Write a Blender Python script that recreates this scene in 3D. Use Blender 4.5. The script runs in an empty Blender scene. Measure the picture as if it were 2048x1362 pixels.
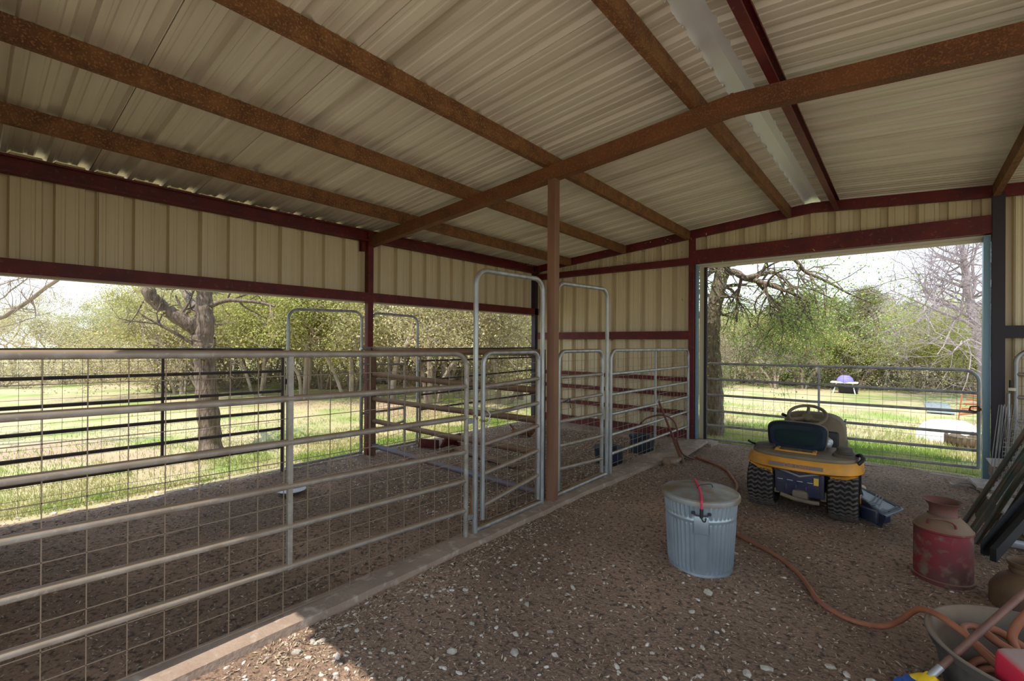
import bpy, bmesh, math, random
import numpy as np
from mathutils import Vector, Matrix, noise
random.seed(7)
PI = math.pi
scene = bpy.context.scene
COL = scene.collection

# ---------------------------------------------------------------- camera
YAW, PIT, ROL = math.radians(40.267), math.radians(0.136), math.radians(-0.326)
fwd0 = Vector((-math.sin(YAW), math.cos(YAW), 0)); right0 = Vector((math.cos(YAW), math.sin(YAW), 0))
fwd = fwd0 * math.cos(PIT) + Vector((0, 0, 1)) * math.sin(PIT)
up0 = Vector((0, 0, 1)) * math.cos(PIT) - fwd0 * math.sin(PIT)
cr = right0 * math.cos(ROL) - up0 * math.sin(ROL)
cu = right0 * math.sin(ROL) + up0 * math.cos(ROL)
camd = bpy.data.cameras.new('camera'); cam = bpy.data.objects.new('camera', camd); COL.objects.link(cam)
m = Matrix((cr, cu, -fwd)).transposed().to_4x4(); m.translation = Vector((0, 0, 1.7)); cam.matrix_world = m
camd.sensor_fit = 'HORIZONTAL'; camd.sensor_width = 36; camd.lens = 36 * 931.067 / 2048
camd.shift_y = 0.564 / 2048; camd.clip_start = 0.05; camd.clip_end = 500
scene.camera = cam

# ---------------------------------------------------------------- sky, sun, exposure
SKY_STRENGTH, SUN_ENERGY, SUN_ELEV = 1.0, 3.0, 63.3
w = bpy.data.worlds.new('sky'); scene.world = w; w.use_nodes = True
nt = w.node_tree; nt.nodes.clear()
tc = nt.nodes.new('ShaderNodeTexCoord'); sx = nt.nodes.new('ShaderNodeSeparateXYZ'); rp = nt.nodes.new('ShaderNodeValToRGB')
bg = nt.nodes.new('ShaderNodeBackground'); wo = nt.nodes.new('ShaderNodeOutputWorld')
nt.links.new(tc.outputs['Generated'], sx.inputs[0]); nt.links.new(sx.outputs[2], rp.inputs[0])
nt.links.new(rp.outputs[0], bg.inputs[0]); nt.links.new(bg.outputs[0], wo.inputs[0])
els = rp.color_ramp.elements
els[0].position = 0.0; els[0].color = (0.90, 0.95, 1.0, 1)
els[1].position = 1.0; els[1].color = (0.55, 0.72, 1.0, 1)
e = els.new(0.25); e.color = (0.70, 0.86, 1.0, 1)
bg.inputs[1].default_value = SKY_STRENGTH
sund = bpy.data.lights.new('sun', 'SUN'); sun = bpy.data.objects.new('sun', sund); COL.objects.link(sun)
sund.energy = SUN_ENERGY; sund.angle = math.radians(0.6); sund.color = (1.0, 0.93, 0.82)
el = math.radians(SUN_ELEV)
sun.rotation_euler = Vector((0.02, -math.cos(el), math.sin(el))).to_track_quat('Z', 'Y').to_euler()
scene.view_settings.view_transform = 'Standard'; scene.view_settings.look = 'None'
scene.view_settings.gamma = 1; scene.view_settings.use_curve_mapping = False
scene.view_settings.exposure = 0.98
scene.cycles.max_bounces = 8; scene.cycles.diffuse_bounces = 5; scene.cycles.use_denoising = True

# ---------------------------------------------------------------- materials
def mat(name, col, rough=0.7, metal=0.0, col2=None, scale=8.0, detail=4, mix=(0.35, 0.65), bump=0.0, bscale=None,
        stretch=(1, 1, 1), col3=None, scale3=40.0, mix3=(0.55, 0.7), rnd=0.0, dust=None, dustlim=(0.1, 0.8), spec=0.4, gen='Object'):
    M = bpy.data.materials.new(name); M.use_nodes = True
    nt = M.node_tree; b = nt.nodes['Principled BSDF']
    b.inputs['Roughness'].default_value = rough; b.inputs['Metallic'].default_value = metal
    b.inputs['Specular IOR Level'].default_value = spec
    b.inputs['Base Color'].default_value = (*col, 1)
    N, Lk = nt.nodes.new, nt.links.new
    tc = N('ShaderNodeTexCoord'); mp = N('ShaderNodeMapping'); mp.inputs['Scale'].default_value = stretch
    Lk(tc.outputs[gen], mp.inputs[0])
    cur = None
    def noise_mix(a, bcol, sc, lim, prev):
        n = N('ShaderNodeTexNoise'); n.inputs['Scale'].default_value = sc; n.inputs['Detail'].default_value = detail
        Lk(mp.outputs[0], n.inputs[0])
        r = N('ShaderNodeMapRange'); r.inputs[1].default_value = lim[0]; r.inputs[2].default_value = lim[1]
        Lk(n.outputs[0], r.inputs[0])
        mx = N('ShaderNodeMix'); mx.data_type = 'RGBA'
        Lk(r.outputs[0], mx.inputs[0])
        if prev is None: mx.inputs[6].default_value = (*a, 1)
        else: Lk(prev, mx.inputs[6])
        mx.inputs[7].default_value = (*bcol, 1)
        return mx.outputs[2]
    if col2: cur = noise_mix(col, col2, scale, mix, None)
    if col3: cur = noise_mix(col, col3, scale3, mix3, cur)
    if dust:
        g = N('ShaderNodeNewGeometry'); s = N('ShaderNodeSeparateXYZ'); Lk(g.outputs['Normal'], s.inputs[0])
        r = N('ShaderNodeMapRange'); r.inputs[1].default_value = dustlim[0]; r.inputs[2].default_value = dustlim[1]
        Lk(s.outputs[2], r.inputs[0])
        mx = N('ShaderNodeMix'); mx.data_type = 'RGBA'; Lk(r.outputs[0], mx.inputs[0])
        if cur is None: mx.inputs[6].default_value = (*col, 1)
        else: Lk(cur, mx.inputs[6])
        mx.inputs[7].default_value = (*dust, 1); cur = mx.outputs[2]
    if rnd:
        oi = N('ShaderNodeObjectInfo'); hs = N('ShaderNodeHueSaturation')
        r = N('ShaderNodeMapRange'); r.inputs[3].default_value = 0.5 - rnd * 0.12; r.inputs[4].default_value = 0.5 + rnd * 0.08
        Lk(oi.outputs['Random'], r.inputs[0]); Lk(r.outputs[0], hs.inputs['Hue'])
        r2 = N('ShaderNodeMapRange'); r2.inputs[3].default_value = 1 - rnd * 0.6; r2.inputs[4].default_value = 1 + rnd * 0.5
        mu = N('ShaderNodeMath'); mu.operation = 'FRACT'; m7 = N('ShaderNodeMath'); m7.operation = 'MULTIPLY'; m7.inputs[1].default_value = 7.3
        Lk(oi.outputs['Random'], m7.inputs[0]); Lk(m7.outputs[0], mu.inputs[0]); Lk(mu.outputs[0], r2.inputs[0]); Lk(r2.outputs[0], hs.inputs['Value'])
        if cur is None: hs.inputs['Color'].default_value = (*col, 1)
        else: Lk(cur, hs.inputs['Color'])
        cur = hs.outputs[0]
    if cur is not None: Lk(cur, b.inputs['Base Color'])
    if bump:
        n = N('ShaderNodeTexNoise'); n.inputs['Scale'].default_value = bscale or scale * 3; n.inputs['Detail'].default_value = 5
        Lk(mp.outputs[0], n.inputs[0])
        bp = N('ShaderNodeBump'); bp.inputs['Strength'].default_value = bump; bp.inputs['Distance'].default_value = 0.02
        Lk(n.outputs[0], bp.inputs['Height']); Lk(bp.outputs[0], b.inputs['Normal'])
    return M

M = {}
M['rust'] = mat('rusty_steel', (0.20, 0.085, 0.03), 0.75, 0, (0.11, 0.042, 0.018), 7, col3=(0.33, 0.17, 0.07), scale3=70, mix3=(0.52, 0.72), bump=0.3, bscale=60)
M['rust_beam'] = mat('rust_brown_steel', (0.17, 0.062, 0.02), 0.7, 0, (0.105, 0.038, 0.014), 3, col3=(0.24, 0.10, 0.04), scale3=90, mix3=(0.5, 0.7), bump=0.15, bscale=80)
M['red'] = mat('red_oxide_steel', (0.135, 0.012, 0.012), 0.55, 0, (0.08, 0.008, 0.012), 5, col3=(0.16, 0.06, 0.03), scale3=25, mix3=(0.6, 0.75))
M['post'] = mat('brown_steel', (0.15, 0.07, 0.04), 0.65, 0, (0.22, 0.11, 0.06), 6, stretch=(1, 1, 0.2), bump=0.1)
M['wallp'] = mat('cream_wall_sheet', (0.66, 0.55, 0.36), 0.42, 0, (0.62, 0.505, 0.32), 1.5, stretch=(5, 5, 0.3), detail=2)
M['roofp'] = mat('cream_roof_sheet', (0.70, 0.64, 0.55), 0.40, 0, (0.60, 0.535, 0.45), 1.2, stretch=(0.4, 6, 1), detail=4, col3=(0.46, 0.40, 0.31), scale3=0.8, mix3=(0.52, 0.72))
M['ridge'] = mat('bright_ridge_metal', (0.75, 0.74, 0.72), 0.35, 0.3)
M['trim'] = mat('cream_trim', (0.62, 0.57, 0.45), 0.5)
M['jamb'] = mat('sky_tinted_flashing', (0.20, 0.34, 0.42), 0.4, 0.2)  # cream flashing with the sky's blue light put into its colour
M['dark'] = mat('dark_primer_steel', (0.028, 0.02, 0.03), 0.55)
M['pipe'] = mat('dusty_galvanized_pipe', (0.34, 0.33, 0.31), 0.5, 0.35, (0.24, 0.21, 0.18), 9, dust=(0.30, 0.215, 0.145), dustlim=(-0.1, 0.75), col3=(0.42, 0.42, 0.41), scale3=45, mix3=(0.6, 0.75))
M['galv'] = mat('galvanized_pipe', (0.42, 0.44, 0.45), 0.42, 0.5, (0.27, 0.27, 0.27), 14, stretch=(1, 1, 0.3), dust=(0.32, 0.22, 0.13), dustlim=(0.3, 0.95))
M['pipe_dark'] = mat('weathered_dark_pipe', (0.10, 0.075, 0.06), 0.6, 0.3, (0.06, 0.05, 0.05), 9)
M['pipe_brown'] = mat('brown_fence_pipe', (0.18, 0.10, 0.06), 0.6, 0.1, (0.13, 0.07, 0.045), 5, dust=(0.26, 0.16, 0.09))
M['pipe_blue'] = mat('slate_blue_pipe', (0.13, 0.14, 0.21), 0.5, 0.1, (0.16, 0.10, 0.08), 1.2)
M['wire'] = mat('mesh_wire', (0.24, 0.185, 0.13), 0.6, 0.3)
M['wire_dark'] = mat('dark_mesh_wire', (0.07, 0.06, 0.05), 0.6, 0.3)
M['conc'] = mat('dusty_concrete', (0.36, 0.27, 0.21), 0.9, 0, (0.26, 0.185, 0.14), 3, bump=0.3, bscale=40, col3=(0.42, 0.34, 0.28), scale3=14)
M['dirt'] = mat('barn_dirt', (0.24, 0.158, 0.11), 0.95, 0, (0.40, 0.255, 0.175), 0.8, mix=(0.44, 0.66), bump=0.9, bscale=60, col3=(0.085, 0.06, 0.045), scale3=30, mix3=(0.50, 0.66), detail=8)
M['grassland'] = mat('pasture', (0.23, 0.29, 0.075), 0.95, 0, (0.42, 0.355, 0.20), 0.55, mix=(0.36, 0.52), bump=0.5, bscale=8, detail=6, col3=(0.38, 0.265, 0.18), scale3=0.23, mix3=(0.56, 0.66))
M['gravel_out'] = mat('bounce_caliche', (0.42, 0.36, 0.28), 0.95, 0, (0.34, 0.28, 0.21), 2, bump=0.5)
M['bark'] = mat('oak_bark', (0.26, 0.20, 0.155), 0.95, 0, (0.12, 0.09, 0.07), 9, stretch=(3, 3, 0.8), bump=1.0, bscale=16)
M['twig'] = mat('pale_twig', (0.38, 0.31, 0.25), 0.9, 0, (0.25, 0.20, 0.15), 3)
M['twig_grey'] = mat('grey_lilac_twig', (0.36, 0.30, 0.32), 0.9)
M['leaf'] = mat('spring_leaf', (0.52, 0.52, 0.16), 0.7, 0, (0.38, 0.42, 0.11), 1.1, rnd=0.3, col3=(0.52, 0.46, 0.20), scale3=2.2)
M['leaf_pale'] = mat('pale_olive_leaf', (0.60, 0.55, 0.30), 0.7, 0, (0.44, 0.42, 0.18), 1.3, rnd=0.3, col3=(0.50, 0.42, 0.28), scale3=3)
M['leaf_cedar'] = mat('cedar_needle', (0.26, 0.27, 0.075), 0.8, 0, (0.15, 0.18, 0.05), 1.5, rnd=0.25, col3=(0.40, 0.34, 0.14), scale3=1.1)
M['leaf_bright'] = mat('bright_green_leaf', (0.42, 0.52, 0.16), 0.7, 0, (0.30, 0.42, 0.10), 2, rnd=0.2)
M['grass'] = mat('grass_blade', (0.25, 0.36, 0.07), 0.8, 0, (0.44, 0.42, 0.18), 1.1, mix=(0.4, 0.55))
M['stone'] = mat('limestone', (0.62, 0.58, 0.53), 0.9, 0, (0.40, 0.33, 0.25), 14, bump=0.4, bscale=60, rnd=0.35)
M['gravel'] = mat('mixed_gravel', (0.31, 0.215, 0.15), 0.95, 0, (0.11, 0.075, 0.052), 24.0, mix=(0.42, 0.58), col3=(0.44, 0.35, 0.26), scale3=31, mix3=(0.57, 0.64))
M['chips'] = mat('dry_leaf_flakes', (0.54, 0.45, 0.33), 0.9, 0, (0.22, 0.15, 0.10), 27, mix=(0.42, 0.58))
M['wood'] = mat('weathered_lumber', (0.30, 0.20, 0.13), 0.85, 0, (0.20, 0.13, 0.09), 4, stretch=(1, 8, 8), bump=0.3)
M['whiteboard'] = mat('faded_white_board', (0.50, 0.45, 0.42), 0.7, 0, (0.36, 0.27, 0.22), 5)
M['zinc'] = mat('zinc_sheet', (0.38, 0.45, 0.50), 0.34, 0.5, (0.28, 0.34, 0.385), 6, stretch=(1, 1, 0.5), bump=0.06, bscale=10, dust=(0.24, 0.20, 0.16), dustlim=(0.5, 0.95))
M['zinc_lid'] = mat('dusty_zinc_lid', (0.30, 0.31, 0.31), 0.5, 0.4, (0.24, 0.18, 0.12), 5, mix=(0.42, 0.6))
M['hose'] = mat('orange_brown_rubber', (0.36, 0.13, 0.065), 0.6, 0, (0.24, 0.095, 0.055), 6)
M['hose_red'] = mat('dull_red_hose', (0.16, 0.05, 0.04), 0.6, 0, (0.12, 0.05, 0.04), 8)
M['bungee'] = mat('pink_red_cord', (0.75, 0.03, 0.10), 0.6)
M['black'] = mat('black_plastic', (0.018, 0.018, 0.02), 0.5)
M['milk'] = mat('faded_red_paint', (0.20, 0.022, 0.030), 0.6, 0.1, (0.095, 0.04, 0.034), 4, mix=(0.38, 0.6), col3=(0.19, 0.12, 0.085), scale3=13, mix3=(0.52, 0.68), detail=11, dust=(0.20, 0.13, 0.08), dustlim=(0.15, 0.7))
M['tub'] = mat('dusty_black_rubber', (0.03, 0.032, 0.036), 0.7, 0, (0.09, 0.08, 0.07), 5, mix=(.45, .6), dust=(0.24, 0.19, 0.145), dustlim=(0.6, 0.95))
M['tub_in'] = mat('dusty_tub_inside', (0.23, 0.165, 0.115), 0.85, 0, (0.11, 0.09, 0.07), 2.5)
M['tubdark'] = mat('blue_black_plastic', (0.02, 0.028, 0.045), 0.45)
M['rustyjug'] = mat('rusty_jug_metal', (0.14, 0.085, 0.04), 0.7, 0.1, (0.08, 0.035, 0.025), 4, col3=(0.24, 0.17, 0.06), scale3=6)
M['yellow'] = mat('mower_yellow', (0.68, 0.29, 0.012), 0.45, 0, (0.46, 0.20, 0.03), 5, dust=(0.36, 0.22, 0.10), dustlim=(0.4, 1.0))
M['tan'] = mat('dusty_tan_plastic', (0.20, 0.155, 0.10), 0.7, 0, (0.14, 0.11, 0.075), 4)
M['tan_dark'] = mat('dusty_dark_plastic', (0.09, 0.07, 0.05), 0.7, 0, (0.06, 0.05, 0.04), 6)
M['navy'] = mat('navy_seat_shell', (0.010, 0.015, 0.035), 0.75, 0, (0.02, 0.03, 0.038), 4, spec=0.2)
M['navyframe'] = mat('navy_painted_steel', (0.018, 0.022, 0.06), 0.5, 0, (0.045, 0.045, 0.06), 8)
M['tire'] = mat('dusty_tire', (0.035, 0.032, 0.035), 0.85, 0, (0.07, 0.055, 0.045), 6, dust=(0.13, 0.10, 0.075), dustlim=(-0.5, 0.8))
M['tread'] = mat('dusty_tread', (0.12, 0.095, 0.08), 0.9, 0, (0.07, 0.06, 0.055), 5)
M['tire_black'] = mat('black_tire_rubber', (0.012, 0.011, 0.012), 0.85)
M['neck'] = mat('worn_red_neck', (0.16, 0.045, 0.04), 0.6, 0.1, (0.12, 0.07, 0.05), 14)
M['rim'] = mat('dull_rim', (0.16, 0.10, 0.08), 0.6, 0.2)
M['grey_plate'] = mat('grey_chute_plastic', (0.12, 0.14, 0.16), 0.45)
M['light_metal'] = mat('light_steel', (0.42, 0.42, 0.44), 0.4, 0.5)
M['badge'] = mat('badge_strip', (0.20, 0.15, 0.13), 0.5)
M['letter'] = mat('orange_letter', (0.55, 0.22, 0.10), 0.5)
M['sticker'] = mat('yellow_sticker', (0.65, 0.42, 0.06), 0.5)
M['tpost'] = mat('green_post_steel', (0.045, 0.065, 0.05), 0.55, 0.1, (0.12, 0.075, 0.045), 6)
M['toolyellow'] = mat('tool_yellow', (0.80, 0.52, 0.02), 0.45)
M['toolblue'] = mat('tool_blue', (0.03, 0.09, 0.32), 0.45)
M['handle'] = mat('brown_wood_handle', (0.20, 0.10, 0.075), 0.5, 0, (0.14, 0.07, 0.055), 12)
M['redplastic'] = mat('dusty_red_plastic', (0.62, 0.02, 0.06), 0.45, 0, (0.50, 0.04, 0.07), 3, dust=(0.42, 0.30, 0.28), dustlim=(0.4, 0.9))
M['redcloth'] = mat('red_plastic', (0.65, 0.04, 0.04), 0.6)
M['bluecloth'] = mat('deep_blue_plastic', (0.02, 0.04, 0.25), 0.5)
M['white'] = mat('white_plastic', (0.75, 0.74, 0.72), 0.6)
M['purple'] = mat('violet_tarp', (0.25, 0.22, 0.62), 0.6)
M['treadtire'] = mat('brown_tire', (0.11, 0.08, 0.05), 0.9)
M['paperbag'] = mat('pale_sheet', (0.55, 0.50, 0.50), 0.8)
M['stain'] = mat('shale_brown', (0.22, 0.11, 0.07), 0.8)

def translucent(m, f=0.35):
    nt = m.node_tree; b = nt.nodes['Principled BSDF']; t = nt.nodes.new('ShaderNodeBsdfTranslucent'); mx = nt.nodes.new('ShaderNodeMixShader'); mx.inputs[0].default_value = f
    if b.inputs['Base Color'].is_linked: nt.links.new(b.inputs['Base Color'].links[0].from_socket, t.inputs[0])
    nt.links.new(b.outputs[0], mx.inputs[1]); nt.links.new(t.outputs[0], mx.inputs[2]); nt.links.new(mx.outputs[0], nt.nodes['Material Output'].inputs[0])
for k in ('leaf', 'leaf_pale', 'leaf_cedar', 'leaf_bright', 'grass'): translucent(M[k])

# ---------------------------------------------------------------- mesh helpers
ORG = {}
def frame_of(t):
    t = t.normalized()
    a = Vector((0, 0, 1)) if abs(t.z) < 0.95 else Vector((1, 0, 0))
    n = t.cross(a).normalized(); b = n.cross(t).normalized()
    return n, b
class MB:
    def __init__(s): s.v = []; s.f = []; s.sm = []
    def add(s, vs, fs, smooth=False):
        o = len(s.v); s.v += [tuple(v) for v in vs]; s.f += [tuple(i + o for i in f) for f in fs]; s.sm += [smooth] * len(fs)
        return s
    def box(s, c, d, rot=None):
        x, y, z = d[0] / 2, d[1] / 2, d[2] / 2
        vs = [Vector((i * x, j * y, k * z)) for i in (-1, 1) for j in (-1, 1) for k in (-1, 1)]
        if rot is not None: vs = [rot @ v for v in vs]
        c = Vector(c); vs = [v + c for v in vs]
        return s.add(vs, [(0, 1, 3, 2), (4, 6, 7, 5), (0, 4, 5, 1), (2, 3, 7, 6), (0, 2, 6, 4), (1, 5, 7, 3)])
    def bb(s, a, b): return s.box([(a[i] + b[i]) / 2 for i in range(3)], [abs(b[i] - a[i]) for i in range(3)])
    def rbox(s, c, d, r=0.01, seg=2, rot=None, taper=None):
        bm = bmesh.new(); bmesh.ops.create_cube(bm, size=1)
        for v in bm.verts: v.co = Vector((v.co.x * d[0], v.co.y * d[1], v.co.z * d[2]))
        bmesh.ops.bevel(bm, geom=bm.edges[:], offset=r, segments=seg, profile=0.5, affect='EDGES')
        bm.verts.index_update()
        vs = []
        for v in bm.verts:
            p = v.co.copy()
            if taper: p = taper(p)
            if rot is not None: p = rot @ p
            vs.append(p + Vector(c))
        s.add(vs, [tuple(v.index for v in f.verts) for f in bm.faces], True); bm.free(); return s
    def tube(s, pts, r, n=8, caps=True, closed=False, smooth=True):
        pts = [Vector(p) for p in pts]; N = len(pts)
        rs = r if isinstance(r, (list, tuple)) else [r] * N
        vs = []; prev = None
        for i, p in enumerate(pts):
            if closed: t = pts[(i + 1) % N] - pts[i - 1]
            else: t = pts[min(i + 1, N - 1)] - pts[max(i - 1, 0)]
            if t.length < 1e-9: t = Vector((0, 0, 1))
            t.normalize()
            if prev is None: a, b = frame_of(t)
            else:
                a = prev - t * prev.dot(t)
                if a.length < 1e-6: a, b = frame_of(t)
                else: a.normalize(); b = a.cross(t)
            prev = a
            for k in range(n):
                q = 2 * PI * k / n + (PI / n if n == 4 else 0)
                vs.append(p + (a * math.cos(q) + b * math.sin(q)) * rs[i])
        fs = []
        for i in range(N if closed else N - 1):
            for k in range(n):
                j = (i + 1) % N
                fs.append((i * n + k, i * n + (k + 1) % n, j * n + (k + 1) % n, j * n + k))
        if caps and not closed:
            fs.append(tuple(range(n))[::-1]); fs.append(tuple((N - 1) * n + k for k in range(n)))
        return s.add(vs, fs, smooth)
    def lathe(s, prof, c=(0, 0, 0), n=48, rf=None, rot=None, smooth=True):
        vs = []; c = Vector(c)
        for (r, z) in prof:
            for k in range(n):
                a = 2 * PI * k / n; rr = r if rf is None else rf(r, z, a)
                p = Vector((rr * math.cos(a), rr * math.sin(a), z))
                if rot is not None: p = rot @ p
                vs.append(p + c)
        fs = [(i * n + k, i * n + (k + 1) % n, (i + 1) * n + (k + 1) % n, (i + 1) * n + k) for i in range(len(prof) - 1) for k in range(n)]
        if prof[0][0] > 1e-4: pass
        return s.add(vs, fs, smooth)
    def beam(s, p0, p1, prof, upv=(0, 0, 1)):
        p0, p1 = Vector(p0), Vector(p1); t = (p1 - p0).normalized(); u = Vector(upv)
        side = t.cross(u).normalized(); n = len(prof)
        vs = [p + side * a + u * b for p in (p0, p1) for (a, b) in prof]
        fs = [(k, (k + 1) % n, n + (k + 1) % n, n + k) for k in range(n)] + [tuple(range(n))[::-1], tuple(range(n, 2 * n))]
        return s.add(vs, fs)
    def loft(s, rings, cap=True, smooth=True):
        n = len(rings[0]); vs = [p for r in rings for p in r]
        fs = [(i * n + k, i * n + (k + 1) % n, (i + 1) * n + (k + 1) % n, (i + 1) * n + k) for i in range(len(rings) - 1) for k in range(n)]
        if cap: fs += [tuple(range(n))[::-1], tuple((len(rings) - 1) * n + k for k in range(n))]
        return s.add(vs, fs, smooth)
    def build(s, name, material, parent=None):
        me = bpy.data.meshes.new(name)
        o = Vector((0, 0, 0))
        if parent is not None: o = ORG.get(parent.name, o)
        me.from_pydata([(v[0] - o[0], v[1] - o[1], v[2] - o[2]) for v in s.v], [], s.f)
        me.polygons.foreach_set('use_smooth', s.sm); me.materials.append(material); me.update()
        ob = bpy.data.objects.new(name, me); COL.objects.link(ob)
        if any(s.sm):
            try: me.set_sharp_from_angle(angle=math.radians(42))
            except Exception: pass
        if parent is not None: ob.parent = parent; ORG[ob.name] = o
        return ob
def npmesh(name, V, F, material, parent=None, smooth=False):
    me = bpy.data.meshes.new(name); V = np.asarray(V, np.float32); F = np.asarray(F, np.int32); k = F.shape[1]
    me.vertices.add(len(V)); me.vertices.foreach_set('co', V.ravel())
    me.loops.add(F.size); me.loops.foreach_set('vertex_index', F.ravel())
    me.polygons.add(len(F)); me.polygons.foreach_set('loop_start', np.arange(0, F.size, k, dtype=np.int32))
    me.polygons.foreach_set('use_smooth', np.full(len(F), smooth)); me.materials.append(material); me.update(calc_edges=True)
    ob = bpy.data.objects.new(name, me); COL.objects.link(ob)
    if parent is not None: ob.parent = parent
    return ob
def tag(o, label=None, cat=None, group=None, kind=None):
    if label: o['label'] = label
    if cat: o['category'] = cat
    if group: o['group'] = group
    if kind: o['kind'] = kind
    return o
def thing(name, label, cat, loc=(0, 0, 0), group=None, world=True, rotz=0):
    o = bpy.data.objects.new(name, None); COL.objects.link(o); o.location = loc; o.rotation_euler.z = rotz; o.empty_display_size = 0.1
    ORG[o.name] = Vector(loc) if world else Vector((0, 0, 0))
    return tag(o, label, cat, group)
def struct(name, mb, m): return tag(mb.build(name, m), kind='structure')
def copy_tree(o, parent=None):
    c = o.copy(); COL.objects.link(c)
    if parent is not None: c.parent = parent
    for ch in list(o.children): copy_tree(ch, c)
    return c
def catmull(P, n=8):
    P = [Vector(p) for p in P]; Q = [P[0]] + P + [P[-1]]; out = []
    for i in range(1, len(Q) - 2):
        a, b, c, d = Q[i - 1], Q[i], Q[i + 1], Q[i + 2]
        for k in range(n):
            t = k / n
            out.append(0.5 * ((2 * b) + (c - a) * t + (2 * a - 5 * b + 4 * c - d) * t * t + (3 * b - a - 3 * c + d) * t ** 3))
    out.append(P[-1]); return out
# ================================================================ THE BARN
XL, XF, XR, XE = -6.23, -2.83, 0.84, 4.2      # left wall, fence line, right door post, far right
YM, YE, YF, XRID = 3.96, 8.20, -0.20, -1.07
def rb(x): return 3.126 + 0.0809 * (x + 6.23) if x < XRID else 3.543 - 0.075 * (x - XRID)
RT = 0.32   # rafter bottom -> underside of the roof sheet

# ---- floor and ground
def nz(x, y, s, seed=0): return noise.noise(Vector((x * s, y * s, seed)))
def floor_z(x, y):
    z = 0.018 * nz(x, y, 1.1) + 0.010 * nz(x, y, 4.0, 3) + 0.006 * nz(x, y, 11, 5)
    if x < -3.05: z -= 0.02
    return z
xs = np.arange(-6.35, 4.31, 0.06); ys = np.arange(-0.3, 8.40, 0.06)
V = [(x, y, floor_z(x, y)) for y in ys for x in xs]; nx = len(xs)
F = [(j * nx + i, j * nx + i + 1, (j + 1) * nx + i + 1, (j + 1) * nx + i) for j in range(len(ys) - 1) for i in range(nx - 1)]
tag(npmesh('floor', V, F, M['dirt'], smooth=True), kind='structure')
def ground_z(x, y):
    z = -0.05
    if y > 8.3: z -= min(0.10, (y - 8.3) * 0.08)
    if x < -6.3: z -= min(0.05, (-6.3 - x) * 0.05)
    d = math.hypot(x, y)
    if d > 12: z += 0.12 * nz(x, y, 0.12, 9) * min(1, (d - 12) / 10)
    return z
xs = np.concatenate([np.arange(-120, -30, 6.0), np.arange(-30, 12, 0.6), np.arange(12, 90, 6.0)])
ys = np.concatenate([np.arange(-60, -6, 6.0), np.arange(-6, 36, 0.6), np.arange(36, 130, 6.0)])
V = [(x, y, ground_z(x, y)) for y in ys for x in xs]; nx = len(xs)
F = [(j * nx + i, j * nx + i + 1, (j + 1) * nx + i + 1, (j + 1) * nx + i) for j in range(len(ys) - 1) for i in range(nx - 1)]
tag(npmesh('ground', V, F, M['grassland'], smooth=True), kind='structure')
struct('bounce_ground', MB().bb((-9, -14, -0.04), (14, -0.25, -0.02)), M['gravel_out'])  # unseen ground in front, made pale to bounce light into the barn

# ---- kerbs (dusty concrete footings)
def kerb(name, pts_l, pts_r, z, zb=-0.06):
    n = len(pts_l); vs = []
    for k in range(n):
        l, r = pts_l[k], pts_r[k]
        vs += [(l[0], l[1], zb), (l[0] + .01, l[1], z + 0.006 * nz(l[0], l[1], 3)), (r[0] - .012, r[1], z + 0.006 * nz(r[0], r[1], 3, 4)), (r[0], r[1], zb)]
    fs = []
    for k in range(n - 1):
        for q in range(3): fs.append((k * 4 + q, k * 4 + q + 1, (k + 1) * 4 + q + 1, (k + 1) * 4 + q))
    fs += [(3, 2, 1, 0), ((n - 1) * 4, (n - 1) * 4 + 1, (n - 1) * 4 + 2, (n - 1) * 4 + 3)]
    return struct(name, MB().add(vs, fs), M['conc'])
yy = np.linspace(-0.2, 8.3, 90)
def kr(y):
    j = 0.012 * nz(0, y, 2.5) + 0.006 * nz(0, y, 9, 2)
    w = -2.70 - 0.012 * max(0, 2 - y)
    if y > 4.6: w = -2.70 + 0.05 * (y - 4.6)
    return w + j
kerb('trim_1', [(-2.93 + 0.015 * nz(3, y, 2) - (.05 if y > 4.5 else 0), y) for y in yy], [(kr(y), y) for y in yy], 0.045)
xx = np.linspace(-6.2, -2.55, 40)
mb = MB(); mb.bb((-6.2, 7.72, -0.05), (-2.98, 8.18, 0.035)); struct('trim_2', mb, M['conc'])
mb = MB(); mb.bb((-2.98, 7.9, -0.05), (-2.42, 8.25, 0.05)); struct('trim_3', mb, M['conc'])
mb = MB(); mb.bb((-2.5, 8.22, -0.1), (0.9, 8.36, 0.0)); struct('trim_4', mb, M['conc'])

# ---- ribbed sheet: profile along u, extruded along v
def rib_profile(L, phase=0.0, sgn=1, h=0.034, pitch=0.3048):
    P = []; k = int(math.floor(-phase / pitch)) - 1
    while k * pitch + phase < L + pitch:
        c = k * pitch + phase
        for du, dh in ((-0.048, 0), (-0.034 if h > .04 else -.03, h), (0.034 if h > .04 else .03, h), (0.048, 0), (0.086, 0), (0.094, 0.006), (0.112, 0.006), (0.120, 0), (0.185, 0), (0.193, 0.006), (0.211, 0.006), (0.219, 0)):
            u = c + du
            if 0 < u < L: P.append((u, dh * sgn))
        if k % 3 == 0:
            u = c + 0.052
            if 0 < u < L: P += [(u, 0), (u + 0.0006, 0.022 * sgn), (u + 0.0060, 0.022 * sgn), (u + 0.0066, 0)]
        k += 1
    P = sorted(P + [(0, 0), (L, 0)], key=lambda q: q[0])
    return P
def sheet(name, mp0, mp1, L, phase, sgn, m, h=0.034):
    """mp0/mp1(u, h): points of the sheet's two ends."""
    P = rib_profile(L, phase, sgn, h); n = len(P)
    V = [mp0(u, h) for u, h in P] + [mp1(u, h) for u, h in P]
    F = [(i, i + 1, n + i + 1, n + i) for i in range(n - 1)]
    return tag(npmesh(name, V, F, m), kind='structure')
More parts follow.
